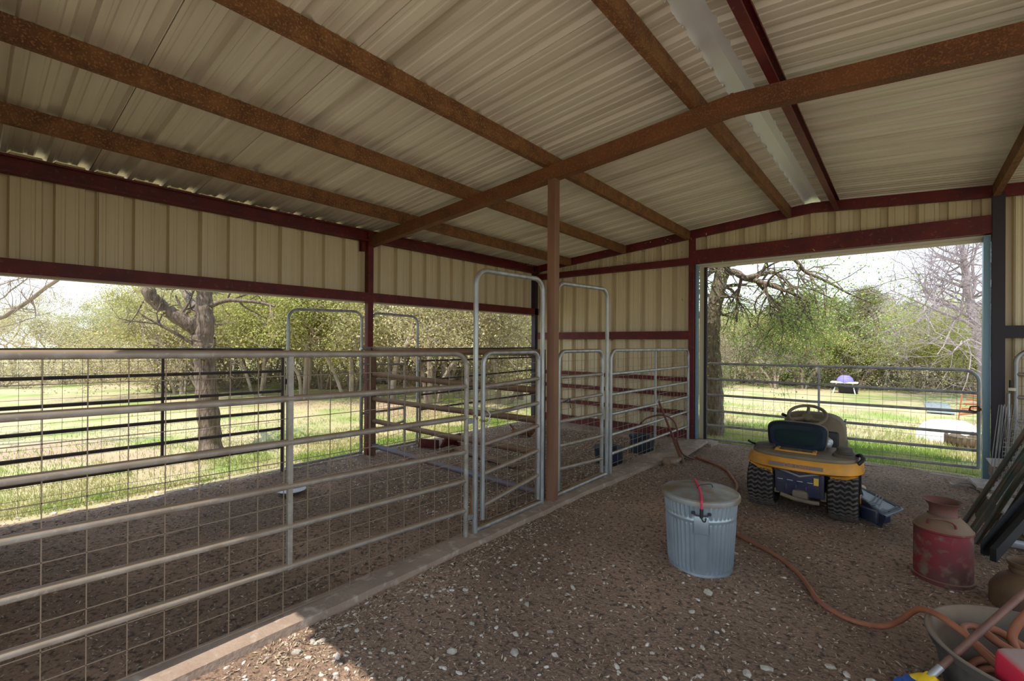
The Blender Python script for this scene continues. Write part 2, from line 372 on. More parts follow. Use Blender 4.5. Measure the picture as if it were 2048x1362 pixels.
# roof, ribs running up the slope
YR0, LR = -0.24, 8.66
def rt(x, y=3.96): return rb(x) + 0.30 - 0.0113 * (y - 3.96) - 0.03 * max(0, (XRID - x) / 5.16)
for nm, xa, xb in (('ceiling', -6.5, XRID - 0.10), ('ceiling_right', XRID + 0.10, 4.45)):
    sheet(nm, lambda u, h, x=xa: (x, YR0 + u, rt(x, YR0 + u) + h), lambda u, h, x=xb: (x, YR0 + u, rt(x, YR0 + u) + h), LR, 0.10, 1, M['roofp'])
mb = MB()
for a, b in (((XRID - 0.20, 0.045), (XRID, 0.065)), ((XRID, 0.065), (XRID + 0.20, 0.045))):
    mb.add([(a[0], YR0, rt(a[0], YR0) + a[1]), (b[0], YR0, rt(b[0], YR0) + b[1]), (b[0], 8.42, rt(b[0], 8.42) + b[1]), (a[0], 8.42, rt(a[0], 8.42) + a[1])], [(0, 1, 2, 3)])
tag(mb.build('trim_5', M['ridge']), kind='structure')
# walls
def vsheet_y(name, x, y0, y1, z0, ztop, phase=0.0, sgn=-1, m=None):
    sheet(name, lambda u, h: (x + h, y0 + u, z0), lambda u, h: (x + h, y0 + u, ztop(y0 + u) if callable(ztop) else ztop), y1 - y0, phase, sgn, m or M['wallp'], 0.06)
def vsheet_x(name, y, x0, x1, z0, ztop, phase=0.0, sgn=1, m=None):
    sheet(name, lambda u, h: (x0 + u, y + h, z0), lambda u, h: (x0 + u, y + h, ztop(x0 + u) if callable(ztop) else ztop), x1 - x0, phase, sgn, m or M['wallp'], 0.06)
vsheet_y('wall_left', XL - 0.07, -0.2, 8.3, 2.36, lambda y: rt(XL - .07, y) - .004, 0.12)
vsheet_x('wall_far', 8.27, XL - 0.05, XF + 0.06, 0.03, lambda x: rt(x, 8.27), 0.05)
vsheet_x('wall_far_gable', 8.27, XF + 0.06, XR - 0.03, 3.2, lambda x: rt(x, 8.27), 0.09)
vsheet_x('wall_far_right', 8.27, XR - 0.03, XE, 0.03, lambda x: rt(x, 8.27), 0.14)
vsheet_x('wall_front', YF, XL - 0.05, XF, 0.0, lambda x: rt(x), 0.0, -1)
vsheet_x('wall_front_gable', YF, XF, XR, 3.06, lambda x: rt(x), 0.0, -1)

# ---- structural steel
sq = lambda w, h: [(-w / 2, 0), (w / 2, 0), (w / 2, h), (-w / 2, h)]
def steel(name, mb, m): return tag(mb.build(name, m), kind='structure')
def cee(w, h, t=0.004, lip=0.02, s=1):
    return [(s * a, b) for a, b in ((0, 0), (w, 0), (w, lip), (w - t, lip), (w - t, t), (t, t), (t, h - t), (w - t, h - t), (w - t, h - lip), (w, h - lip), (w, h), (0, h))]
# middle rafter with its bend and weld seam
mb = MB()
mb.beam((XL, YM + .05, rb(XL)), (XRID, YM + .05, rb(XRID)), sq(0.10, 0.150))
mb.beam((XRID, YM + .05, rb(XRID)), (XE, YM + .05, rb(XE)), sq(0.10, 0.150))
mb.beam((XRID - .012, YM + .05, rb(XRID) - .002), (XRID + .012, YM + .05, rb(XRID) - .002), sq(0.106, 0.155))
steel('roof_beam', mb, M['rust_beam'])
# end rafters
for y, nm in ((8.13, 'roof_beam_far'), (-0.12, 'roof_beam_front')):
    mb = MB()
    for xa, xb in ((XL, XRID), (XRID, XE)):
        mb.beam((xa, y, rb(xa) + 0.104), (xb, y, rb(xb) + 0.104), cee(0.06, 0.142, s=-1 if y > 0 else 1))
    steel(nm, mb, M['red'])
# purlins
pur = [(-5.29, 'rust', 1), (-4.06, 'rust', 1), (-2.86, 'rust', 1), (-1.34, 'rust', 1), (-0.80, 'red', -1), (0.80, 'rust', -1), (2.3, 'rust', -1)]
for x, m_, s_ in pur:
    mb = MB(); z = -0.152
    mb.beam((x, -0.15, rt(x, -.15) + z), (x, 8.13, rt(x, 8.13) + z), cee(0.062, 0.15, s=-s_))
    steel('roof_purlin_beam', mb, M[m_])
# eave beam and headers on the left wall
mb = MB(); mb.beam((XL - .0, -0.15, 3.204), (XL - .0, 8.2, 3.204), cee(0.075, 0.16, s=1)); mb.bb((XL - .03, -.15, 3.2), (XL + .012, 8.2, 3.212))
steel('eave_beam', mb, M['red'])
mb = MB(); mb.bb((XL - .05, -0.15, 2.294), (XL + .05, 8.2, 2.43)); steel('header_beam', mb, M['red'])
mb = MB(); mb.bb((XL - .09, -0.15, 2.275), (XL - .05, 8.2, 2.36)); tag(mb.build('trim_6', M['trim']), kind='structure')
# end wall girts
mb = MB(); mb.bb((XL, 8.12, 3.06), (XF, 8.22, 3.175)); steel('girt_beam', mb, M['red'])
mb = MB(); mb.bb((XF, 8.10, 3.06), (XR, 8.22, 3.285)); steel('door_header_beam', mb, M['red'])
mb = MB(); mb.bb((XF, 8.22, 3.03), (XR, 8.34, 3.075)); mb.bb((XF, 8.30, 2.99), (XR, 8.34, 3.10)); tag(mb.build('trim_7', M['trim']), kind='structure')
mb = MB(); mb.bb((XL, 8.12, 1.762), (XF, 8.22, 1.906)); steel('girt_beam', mb, M['red'])
for z in (1.06, 0.79, 0.475):
    mb = MB(); mb.bb((XL, 8.14, z - .035), (XF, 8.22, z + .035)); steel('girt_beam', mb, M['red'])
mb = MB(); mb.bb((XL, 8.12, 0.03), (XF, 8.24, 0.17)); steel('sill_beam', mb, M['red'])
mb = MB(); mb.bb((XR + .06, 8.12, 1.78), (XE, 8.22, 1.93)); steel('girt_beam', mb, M['dark'])
# posts
def post(name, x, y, z0, z1, w, m, d=None):
    d = d or w; mb = MB(); mb.bb((x - w / 2, y - d / 2, z0), (x + w / 2, y + d / 2, z1)); return steel(name, mb, M[m])
post('left_pillar', XL, YM + 0.03, -0.05, 3.37, 0.09, 'red')
mb = MB(); mb.bb((XL - .10, YM - .08, 3.06), (XL - .02, YM + .02, 3.22)); steel('bracket_beam', mb, M['red'])
post('left_pillar', XL, 8.12, -0.05, 3.34, 0.10, 'dark')
mb = MB(); mb.bb((XF - .045, YM + .0, 0), (XF + .045, YM + .09, rb(XF) + .01)); mb.bb((XF - .045, YM + .10, rb(XF)), (XF - .015, YM + .12, rb(XF) + .14)); steel('center_pillar', mb, M['post'])
post('door_pillar', XF - 0.0, 8.15, 0.0, rb(XF) + 0.11, 0.09, 'red')
mb = MB(); mb.bb((XR - .045, 8.08, -.02), (XR + .065, 8.2, rb(XR) + .14)); steel('door_pillar', mb, M['dark'])
# door jamb flashings and the edge of the closed-back door leaf outside
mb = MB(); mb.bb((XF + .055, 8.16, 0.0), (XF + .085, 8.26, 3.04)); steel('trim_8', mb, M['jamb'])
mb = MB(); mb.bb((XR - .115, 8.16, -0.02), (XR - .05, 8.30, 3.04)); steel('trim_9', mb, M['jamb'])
mb = MB(); mb.bb((XF + .09, 8.27, 0.0), (XF + .17, 8.285, 3.0)); steel('trim_10', mb, M['wallp'])
mb = MB(); mb.bb((XF + .17, 8.25, 0.0), (XF + .215, 8.30, 3.0)); steel('trim_11', mb, M['dark'])
# ================================================================ GATES AND FENCES
def lerp(a, b, t): return a + (b - a) * t
def hz(A, B, t, z): return Vector((lerp(A[0], B[0], t), lerp(A[1], B[1], t), z))
def corner_path(A, B, zt0, zt1, zb0, zb1, R, rl, rr, closed=False):
    L = math.hypot(B[0] - A[0], B[1] - A[1]); P = []
    def P_(s, z): return hz(A, B, s / L, z)
    if rl:
        P.append(P_(0, zb0)); P.append(P_(0, zt0 - R))
        for k in range(1, 7): a = PI / 2 * k / 6; P.append(P_(R - R * math.cos(a), zt0 - R + R * math.sin(a)))
    else: P.append(P_(0, zt0))
    if rr:
        for k in range(7): a = PI / 2 * k / 6; P.append(P_(L - R + R * math.sin(a), zt1 - R + R * math.cos(a)))
        P.append(P_(L, zb1))
    else: P.append(P_(L, zt1))
    return P
def gate_panel(name, label, cat, A, B, z0, z1, r=0.021, rl=True, rr=True, zb=(0.02, 0.02), mids=(), R=0.13, m='galv', mesh=True, group=None,
               wire='wire', sp=0.152, hs=0.105, railm=None, rail_r=None, wr=0.0027, zlow=None, mesh_off=0.0, ext=(0, 0)):
    L = math.hypot(B[0] - A[0], B[1] - A[1])
    root = thing(name, label, cat, (A[0], A[1], 0), group)
    mb = MB(); mb.tube(corner_path(A, B, z0[0], z1[0], zb[0], zb[1], R, rl, rr), r, 12)
    mb.build('frame', M[m], root)
    for i in range(1, len(z0)):
        mb = MB(); mb.tube([hz(A, B, 0, z0[i]), hz(A, B, .5, (z0[i] + z1[i]) / 2 - .002), hz(A, B, 1, z1[i])], (rail_r or r) * .95, 10)
        for t in (0.012, 0.988):
            p = hz(A, B, t, lerp(z0[i], z1[i], t)); mb.tube([p, hz(A, B, t + (0.008 if t < .5 else -.008), lerp(z0[i], z1[i], t))], r * 1.1, 8)
        mb.build('rail', M[railm or m], root)
    dirv = Vector((B[0] - A[0], B[1] - A[1], 0)).normalized(); nrm = Vector((-dirv.y, dirv.x, 0))
    for t in mids:
        a = hz(A, B, t, lerp(z0[0], z1[0], t)); b = hz(A, B, t, lerp(z0[-1], z1[-1], t) - 0.02)
        mb = MB(); off = nrm * 0.0
        mb.tube([a + off, b + off], r * 0.92, 4, smooth=False); mb.build('mid_stile', M[m], root)
    if mesh:
        mb = MB(); lo = zlow or (z0[-1] - 0.26, z1[-1] - 0.26); lo = (max(lo[0], 0.03), max(lo[1], 0.03)); off = nrm * (mesh_off or 0.0)
        n = max(2, int(L / sp))
        for k in range(n + 1):
            t = (k + 0.35) / (n + 0.7)
            d = 0.006 * math.sin(k * 2.1)
            mb.tube([hz(A, B, t, lerp(z0[0], z1[0], t)) + off, hz(A, B, t, lerp(lo[0], lo[1], t)) + off], wr, 4, caps=False, smooth=False)
        H = z0[0] - lo[0]; nh = max(2, int(H / hs))
        for k in range(1, nh + 1):
            s = k / nh
            za = lerp(z0[0], lo[0], s); zb_ = lerp(z1[0], lo[1], s)
            mb.tube([hz(A, B, 0, za) + off, hz(A, B, .33, lerp(za, zb_, .33) - .004) + off, hz(A, B, .7, lerp(za, zb_, .7) - .003) + off, hz(A, B, 1, zb_) + off], wr, 4, caps=False, smooth=False)
        mb.build('wire_mesh', M[wire], root)
    return root
def bow(name, label, A, B, ztop, r, m='galv', sill=0.066, R=0.13, cat='gate frame', zb=0.0):
    root = thing(name, label, cat, (A[0], A[1], 0))
    MB().tube(corner_path(A, B, ztop[0], ztop[1], zb, zb, R, True, True), r, 12).build('arch_tube', M[m], root)
    MB().tube([hz(A, B, 0, sill), hz(A, B, 1, sill)], r * .9, 10).build('sill_tube', M[m], root)
    return root
def hinge_and_chain(root, p, q):
    mb = MB()
    n = 9; prev = None
    for i in range(n):
        t = (i + .5) / n; c = Vector(p).lerp(Vector(q), t) + Vector((0, 0, -0.05 * math.sin(PI * t)))
        a = [c + Vector((0.0, 0.011 * math.cos(k * PI / 4), 0.007 * math.sin(k * PI / 4))) if i % 2 else c + Vector((0.007 * math.cos(k * PI / 4), 0.011 * math.cos(k * PI / 4) * .6, 0.009 * math.sin(k * PI / 4))) for k in range(8)]
        mb.tube(a, 0.0026, 5, closed=True)
    mb.build('latch_chain', M['rust'], root)

FX = XF - 0.02
# long front panel of the pen (runs past the left edge of the frame)
zn = [1.635, 1.375, 1.11, 0.865, 0.62, 0.39]; zf = [1.60, 1.32, 1.055, 0.765, 0.52, 0.27]
ya, yb = -0.12, 2.77
zn = [z + (z - y) * (0.1 - ya) / (yb - 0.1) for z, y in zip(zn, zf)]
p = gate_panel('fence_panel', 'long dusty six-rail wire mesh fence panel in the foreground along the concrete kerb', 'fence panel',
               (FX, ya), (FX, yb), zn, zf, 0.0215, rl=False, rr=True, zb=(0.02, -0.0), mids=(0.487,), R=0.13, m='pipe', sp=0.15, hs=0.128, wr=0.0031, zlow=(0.1, 0.035))
for z in (1.02, 0.20):
    mb = MB(); mb.tube([(FX, 2.77, z), (FX, 2.85, z)], 0.012, 8); mb.box((FX, 2.81, z), (0.03, 0.05, 0.045)); mb.build('hinge', M['galv'], p)
mb = MB(); mb.tube([(FX + .01, 2.80, .48), (FX + .02, 2.815, .46), (FX + .02, 2.82, .3), (FX + .02, 2.81, .22)], 0.007, 6); mb.build('latch_rod', M['rust'], p)
# first bow with its walk gate
bow('bow_gate_frame', 'tall bow arch of galvanized pipe between the foreground panel and the brown center post', (FX, 2.88), (FX, 3.85), (2.33, 2.34), 0.0235, 'galv')
g = gate_panel('walk_gate', 'narrow six-rail walk gate inside the bow arch left of the brown center post', 'gate', (FX - .01, 2.985), (FX - .01, 3.80),
               [1.60, 1.30, 1.05, 0.79, 0.53, 0.25], [1.60, 1.33, 1.08, 0.85, 0.60, 0.35], 0.021, zb=(0.13, 0.1), m='galv', railm='pipe', sp=0.15, R=0.10, zlow=(0.12, 0.1))
hinge_and_chain(g, (FX + .03, 2.80, 1.10), (FX + .03, 3.06, 1.02))
mb = MB(); mb.tube([(FX + .03, 2.99, 1.10), (FX + .045, 3.02, 1.06), (FX + .04, 3.0, 0.98), (FX + .04, 2.97, 0.94)], 0.006, 6); mb.tube([(FX + .03, 3.05, 1.10), (FX + .03, 3.3, 1.06), (FX + .03, 3.42, 1.09)], 0.006, 6); mb.build('latch_handle', M['galv'], g)
# second bow and gate, right of the center post
bow('bow_gate_frame', 'bow arch of galvanized pipe between the brown center post and the far wall panel', (FX, 4.10), (FX, 5.20), (2.34, 2.36), 0.0235, 'galv')
g = gate_panel('walk_gate', 'six-rail walk gate just right of the brown center post', 'gate', (FX - .01, 4.16), (FX - .01, 5.10),
               [1.60, 1.32, 1.06, 0.84, 0.58, 0.33], [1.60, 1.31, 1.06, 0.82, 0.55, 0.27], 0.021, zb=(0.1, 0.1), m='galv', railm='pipe', sp=0.15, R=0.11, zlow=(0.12, 0.1))
mb = MB(); mb.tube([(FX + .03, 4.2, 1.05), (FX + .03, 4.32, 1.08), (FX + .05, 4.3, 0.98)], 0.006, 6); mb.build('latch_handle', M['dark'], g)
# panel up to the far wall
p = gate_panel('fence_panel', 'galvanized six-rail wire mesh panel ending at the post beside the big doorway', 'fence panel', (FX, 5.30), (FX, 8.04),
               [1.60, 1.30, 1.04, 0.79, 0.53, 0.29], [1.59, 1.30, 1.03, 0.78, 0.53, 0.28], 0.021, zb=(0.02, 0.05), mids=(0.5,), m='galv', sp=0.15, R=0.12, zlow=(0.05, 0.05))
# divider between the two pens
def divider():
    root = thing('pipe_fence', 'heavy brown five-pipe divider fence between the pens, its lowest pipe slate blue', 'fence', (XL + .09, YM + .05, 0))
    x0, x1 = XL + .07, -2.98
    for k, (a, b) in enumerate(((1.58, 1.585), (1.20, 1.18), (0.83, 0.86), (0.50, 0.51), (0.13, 0.09))):
        ob = MB().tube([(x0, YM + .05, a), ((x0 + x1) / 2, YM + .05, (a + b) / 2 - .012), (x1, YM + .05, b)], 0.037, 12).build('rail', M['pipe_blue' if k == 4 else 'pipe_brown'], root)
        if k == 4: ob['label'] = 'slate blue bottom pipe'
    MB().bb((x0 - .04, YM + .0, -.03), (x0 + .04, YM + .09, 1.60)).build('end_post', M['pipe_brown'], root)
    MB().bb((x1 - .035, YM - .01, -.02), (x1 + .04, YM + .07, 1.62)).build('end_post', M['pipe_brown'], root)
divider()
# left wall line
LX = XL - 0.02
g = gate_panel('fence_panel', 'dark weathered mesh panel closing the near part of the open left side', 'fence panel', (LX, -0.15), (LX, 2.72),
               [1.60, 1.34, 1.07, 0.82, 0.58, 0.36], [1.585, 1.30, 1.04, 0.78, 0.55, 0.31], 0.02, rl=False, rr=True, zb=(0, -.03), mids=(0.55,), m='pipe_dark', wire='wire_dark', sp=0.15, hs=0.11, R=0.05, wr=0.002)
for z in (1.16, 0.35):
    mb = MB(); mb.tube([(LX, 2.72, z), (LX, 2.80, z)], 0.012, 8); mb.box((LX + .01, 2.76, z), (0.03, 0.05, 0.07)); mb.build('hinge', M['dark'], g)
bow('bow_gate_frame', 'open bow arch on the left side next to the near mesh panel', (LX, 2.79), (LX, 3.88), (2.12, 2.14), 0.021, 'galv', sill=.03)
bow('bow_gate_frame', 'bow arch on the left side just beyond the red side post', (LX, 4.04), (LX, 4.93), (2.13, 2.115), 0.021, 'galv', sill=.03)
g = gate_panel('walk_gate', 'small mesh walk gate swung open against the outside of the left side post', 'gate', (LX + .12, 3.80), (LX + .02, 4.66),
               [1.585, 1.36, 1.13, 0.88, 0.63, 0.34], [1.58, 1.33, 1.09, 0.86, 0.62, 0.40], 0.02, rr=True, zb=(0.08, 0.08), m='pipe', wire='wire', sp=0.1, hs=0.1, R=0.05, mids=(.62,))
MB().tube([(LX + .12, 3.80, 1.592), (LX + .09, 4.05, 1.592), (LX + .06, 4.3, 1.59)], 0.022, 10).build('top_cap', M['galv'], g)
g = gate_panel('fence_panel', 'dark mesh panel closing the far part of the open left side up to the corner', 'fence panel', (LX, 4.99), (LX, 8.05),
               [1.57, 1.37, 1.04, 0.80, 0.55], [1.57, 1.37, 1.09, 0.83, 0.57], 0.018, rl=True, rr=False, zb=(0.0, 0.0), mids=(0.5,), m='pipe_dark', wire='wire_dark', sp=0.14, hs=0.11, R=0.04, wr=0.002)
# the big gate across the doorway
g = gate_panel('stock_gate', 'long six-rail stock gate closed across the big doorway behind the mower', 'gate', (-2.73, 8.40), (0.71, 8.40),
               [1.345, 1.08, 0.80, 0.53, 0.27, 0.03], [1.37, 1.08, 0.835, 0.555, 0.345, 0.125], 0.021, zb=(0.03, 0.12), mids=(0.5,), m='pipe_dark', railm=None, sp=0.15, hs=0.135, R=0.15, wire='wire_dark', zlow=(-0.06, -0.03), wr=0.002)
for o in g.children:
    if o.name.startswith(('frame', 'rail', 'mid')): o.data.materials[0] = M['galv']
mb = MB()
for i in range(8):
    c = Vector((0.70 + .025 * i, 8.37, 0.88 + 0.012 * i - .03 * math.sin(i * .45)))
    mb.tube([c + Vector(((.014 if i % 2 else .009) * math.cos(k * PI / 4), (0 if i % 2 else .008) * math.sin(k * PI / 4), .011 * math.sin(k * PI / 4))) for k in range(8)], 0.0035, 5, closed=True)
mb.tube([(0.62, 8.37, 0.86), (0.67, 8.36, 0.84), (0.73, 8.37, 0.87), (0.70, 8.37, 0.91), (.63, 8.37, .90)], 0.012, 6, closed=True)
mb.build('latch_chain', M['rust'], g)
MB().rbox((-2.74, 8.37, 1.15), (0.05, 0.05, 0.05), .008).build('hinge', M['galv'], g)
# gate leaned against the far right wall
g = gate_panel('walk_gate', 'rounded spare gate leaning against the sheet wall right of the doorway', 'gate', (0.99, 8.06), (1.9, 8.06),
               [1.64, 1.35, 1.08, .8, .55, .3], [1.64, 1.35, 1.08, .8, .55, .3], 0.024, zb=(0.0, 0.0), m='galv', sp=0.15, R=0.16, railm='pipe')
MB().rbox((0.955, 8.05, 1.17), (.07, .05, .04), .01).build('hinge', M['trim'], g)
MB().tube([(0.945, 8.05, 1.14), (0.945, 8.05, 1.28)], 0.012, 8).build('hinge_pin', M['dark'], g)
MB().tube([(0.93, 8.05, 1.12), (0.925, 8.05, 0.03)], 0.016, 8).build('drop_rod', M['galv'], g)
# ================================================================ THINGS IN THE AISLE
RZ = lambda a: Matrix.Rotation(a, 3, 'Z'); RX = lambda a: Matrix.Rotation(a, 3, 'X'); RY = lambda a: Matrix.Rotation(a, 3, 'Y')
def gz(x, y): return floor_z(x, y)
# ---- riding mower: local coordinates, x right, y forward, origin under the rear axle
MW = (-0.80, 5.55, 0.0)
mow = thing('riding_mower', 'yellow and tan riding lawn mower parked facing the doorway gate', 'lawn mower', (MW[0], MW[1], 0.0), world=False, rotz=math.radians(1.5))
def tire(x, y, R, w, name='rear_wheel', fl=1.0):
    root_o = thing_part(name, mow)
    rot = RY(PI / 2); h = w / 2
    prof = []
    for t in np.linspace(-1, 1, 17):
        q = abs(t); rr = R - .012 - 0.05 * R * q ** 2 - (0.16 * R * max(0, (q - .72) / .28) ** 2)
        prof.append((rr, t * h))
    prof = [(R * .52, -h * .82), (R * .66, -h * .98), (R * .78, -h * 1.02)] + prof + [(R * .78, h * 1.02), (R * .66, h * .98), (R * .52, h * .82)]
    mb = MB(); mb.lathe(prof, (x, y, R - .005), 56, rot=rot)
    wh = mb.build(name, M['tire_black'], mow); ORG[wh.name] = Vector((0, 0, 0)); mb = MB()
    # chevron lugs in a wavy pattern
    nl = 34 if R > .2 else 28
    for i in range(nl):
        a = 2 * PI * i / nl
        pts = []
        for s in np.linspace(-.86, .86, 13):
            aa = a + 0.045 * math.sin(s * 13); rr = R - .006 - 0.05 * R * s * s - .16 * R * max(0, (abs(s) - .72) / .28) ** 2
            p = rot @ Vector((rr * math.cos(aa), rr * math.sin(aa), s * h * 1.02)); pts.append(p + Vector((x, y, R - .005)))
        mb.tube(pts, 0.0125 if R > .2 else .010, 4, smooth=False)
    mb.build('tread', M['tread'], wh)
    return wh
def thing_part(n, p): return None
def wheel(x, y, R, w, name):
    ob = tire(x, y, R, w, name); s = 1 if x > 0 else -1
    mb = MB(); mb.lathe([(0.0, -w * .3), (R * .2, -w * .32), (R * .3, -w * .22), (R * .50, -w * .25), (R * .55, -w * .42), (R * .55, w * .42), (R * .50, w * .25), (R * .3, w * .22), (R * .2, w * .32), (0, w * .3)], (x, y, R - .005), 32, rot=RY(PI / 2))
    mb.build('rim', M['rim'], ob); return ob
wheel(-0.35, 0, 0.262, 0.25, 'rear_wheel'); wheel(0.345, -0.02, 0.262, 0.25, 'rear_wheel')
wheel(-0.36, 1.16, 0.195, 0.15, 'front_wheel'); wheel(0.36, 1.16, 0.195, 0.15, 'front_wheel')
def sring(cx, cy, hx, hy, z, n=48, p=3.2, back=0.0, zf=None):
    R = []
    for k in range(n):
        a = 2 * PI * k / n; c, s = math.cos(a), math.sin(a)
        x = hx * abs(c) ** (2 / p) * (1 if c > 0 else -1); y = hy * abs(s) ** (2 / p) * (1 if s > 0 else -1)
        if y < 0: y -= back * (1 - (x / hx) ** 2)
        zz = z if zf is None else z + zf(x, y)
        R.append((cx + x, cy + y, zz))
    return R
# fender body
mb = MB(); mb.loft([sring(0, .06, .465, .33, .455, back=.05), sring(0, .06, .500, .355, .475, back=.06), sring(0, .06, .492, .35, .53, back=.06), sring(0, .06, .465, .33, .575, back=.05), sring(0, .06, .40, .28, .578, back=.04)])
mb.build('fender', M['yellow'], mow)
mb = MB(); mb.loft([sring(0, .08, .46, .32, .565, back=.05), sring(0, .08, .455, .315, .60, back=.05), sring(0, .08, .42, .29, .612, back=.04)])
mb.build('fender_deck', M['tan'], mow)
for s in (-1, 1):
    mb = MB(); mb.loft([sring(s * .34, -.02, .10, .12, .60, 24), sring(s * .34, -.02, .085, .10, .635, 24), sring(s * .34, -.02, .05, .07, .64, 24)])
    mb.build('fender_rise', M['tan_dark'], mow)
mb = MB(); mb.lathe([(0, .70), (.03, .70), (.062, .69), (.066, .665), (.066, .655), (.075, .65), (.075, .63)], (.345, -.02, 0), 28); mb.build('fuel_cap', M['tan_dark'], mow)
mb = MB(); mb.tube(catmull([(.43, .08, .60), (.47, .02, .63), (.49, -.06, .61), (.46, -.10, .57), (.44, -.04, .55)]), .018, 8); mb.build('side_lever', M['black'], mow)
mb = MB(); mb.tube(catmull([(-.44, .08, .60), (-.47, .0, .625), (-.50, -.04, .65)]), .012, 8); mb.build('side_lever', M['black'], mow)
# badge strip with lettering on the back of the fender
def fy(x): return .06 - .355 - .06 * (1 - (x / .5) ** 2) - .006
n = 14; xs_ = np.linspace(-.25, .20, n)
mb = MB(); mb.add([(x, fy(x) + .002, z) for z in (.50, .535) for x in xs_], [(i, i + 1, n + i + 1, n + i) for i in range(n - 1)]); bd = mb.build('badge', M['badge'], mow); ORG[bd.name] = Vector((0, 0, 0))
cu = bpy.data.curves.new('lettering', 'FONT'); cu.body = 'Cub Cadet'; cu.size = .048; cu.extrude = .001; cu.align_x = 'CENTER'; cu.shear = 0.25
cu.materials.append(M['letter'])
tc_ = bpy.data.objects.new('lettering_curve', cu); COL.objects.link(tc_); bpy.context.view_layer.update()
tm = bpy.data.meshes.new_from_object(tc_.evaluated_get(bpy.context.evaluated_depsgraph_get())); bpy.data.objects.remove(tc_)
to = bpy.data.objects.new('lettering', tm); COL.objects.link(to); to.parent = bd; to.location = (-.02, fy(0) - .002, .505); to.rotation_euler = (PI / 2, 0, 0)
# yellow struts under the fender
mb = MB()
for s in (-1, 1): mb.loft([[(s * .25, -.22, .47), (s * .46, -.22, .47), (s * .46, .05, .47), (s * .25, .05, .47)], [(s * .24, -.2, .36), (s * .30, -.2, .38), (s * .30, .05, .38), (s * .24, .05, .36)]], smooth=False)
mb.build('fender_skirt', M['yellow'], mow)
# rear frame
mb = MB(); mb.rbox((-.01, -.07, .335), (.42, .30, .27), .012)
for k in range(4): mb.rbox((-.17 + .085 * k, -.222, .325), (.055, .012, .012), .004)
for k in range(3): mb.rbox((-.12 + .085 * k, -.222, .27), (.02, .012, .07), .004)
mb.rbox((.17, -.222, .335), (.012, .012, .22), .004); mb.rbox((-.20, -.222, .43), (.05, .012, .02), .004)
fr = mb.build('rear_frame', M['navyframe'], mow); ORG[fr.name] = Vector((0, 0, 0))
mb = MB()
for k in range(4): mb.rbox((-.17 + .085 * k, -.231, .345), (.05, .006, .008), .002)
mb.tube([(-.20, -.232, .45), (0.0, -.25, .40), (.18, -.232, .45)], .010, 6); mb.tube([(-.04, -.235, .20), (-.02, -.24, .215), (.02, -.24, .215), (.04, -.235, .20)], .006, 6)
mb.build('light_edges', M['light_metal'], fr)
mb = MB(); mb.bb((.115, -.236, .33), (.155, -.230, .40)); st = mb.build('sticker', M['sticker'], fr); ORG[st.name] = Vector((0, 0, 0))
mb = MB(); mb.rbox((0, -.16, .20), (.14, .18, .12), .03); mb.tube([(-.16, -.25, .20), (-.05, -.27, .18), (.10, -.27, .17), (.16, -.25, .17)], .020, 10); mb.tube([(-.34, 0, .255), (.34, 0, .255)], .035, 12); mb.rbox((-.2, -.14, .22), (.05, .16, .05), .01); mb.rbox((.2, -.14, .22), (.07, .10, .09), .01)
mb.build('axle_and_hitch', M['tan'], mow)
# seat
def seat_shell():
    rot = RX(math.radians(-10)); rings = []
    def rr(hx, hz, y, cz, n=40, p=4.0):
        R = []
        for k in range(n):
            a = 2 * PI * k / n; c, s = math.cos(a), math.sin(a)
            x = hx * abs(c) ** (2 / p) * (1 if c > 0 else -1); z = hz * abs(s) ** (2 / p) * (1 if s > 0 else -1)
            x *= 1 - .06 * (-z / hz)
            q = rot @ Vector((x, y, z)); R.append((q.x * 1.04 - .075, q.y + .12, q.z * 1.05 + cz - .02))
        return R
    a = MB().loft([rr(.17, .07, -.045, .735), rr(.225, .115, -.05, .735), rr(.25, .145, -.02, .735), rr(.255, .150, .01, .735)])
    a.build('seat_back_shell', M['navy'], mow)
    b = MB().loft([rr(.185, .075, -.056, .730), rr(.178, .068, -.060, .730)]); b.build('seat_back_panel', mat('dark_teal_panel', (.008, .020, .022), .75, spec=.2), mow)
    c = MB().loft([rr(.256, .151, .012, .738), rr(.262, .158, .03, .738), rr(.25, .15, .065, .738), rr(.18, .10, .085, .735)]); c.build('seat_back', M['tan'], mow)
    d = MB(); d.loft([sring(-.04, .30, .21, .19, .63, 36), sring(-.04, .30, .245, .225, .65, 36), sring(-.04, .30, .25, .23, .69, 36), sring(-.04, .30, .21, .19, .72, 36)]); d.build('seat_cushion', M['tan'], mow)
    MB().rbox((.20, .24, .67), (.06, .20, .07), .025).build('seat_bolster', M['light_metal'], mow)
seat_shell()
mb = MB(); mb.rbox((-.05, -.16, .618), (.36, .035, .018), .005); mb.rbox((-.21, -.10, .625), (.03, .12, .02), .004); mb.rbox((.11, -.10, .625), (.03, .12, .02), .004); mb.build('seat_bracket', M['yellow'], mow)
mb = MB()
for x in (-.18, -.05, .02, .1): mb.tube([(x, -.10, .59), (x, -.10, .625)], .018, 10)
mb.build('seat_springs', M['tan_dark'], mow)
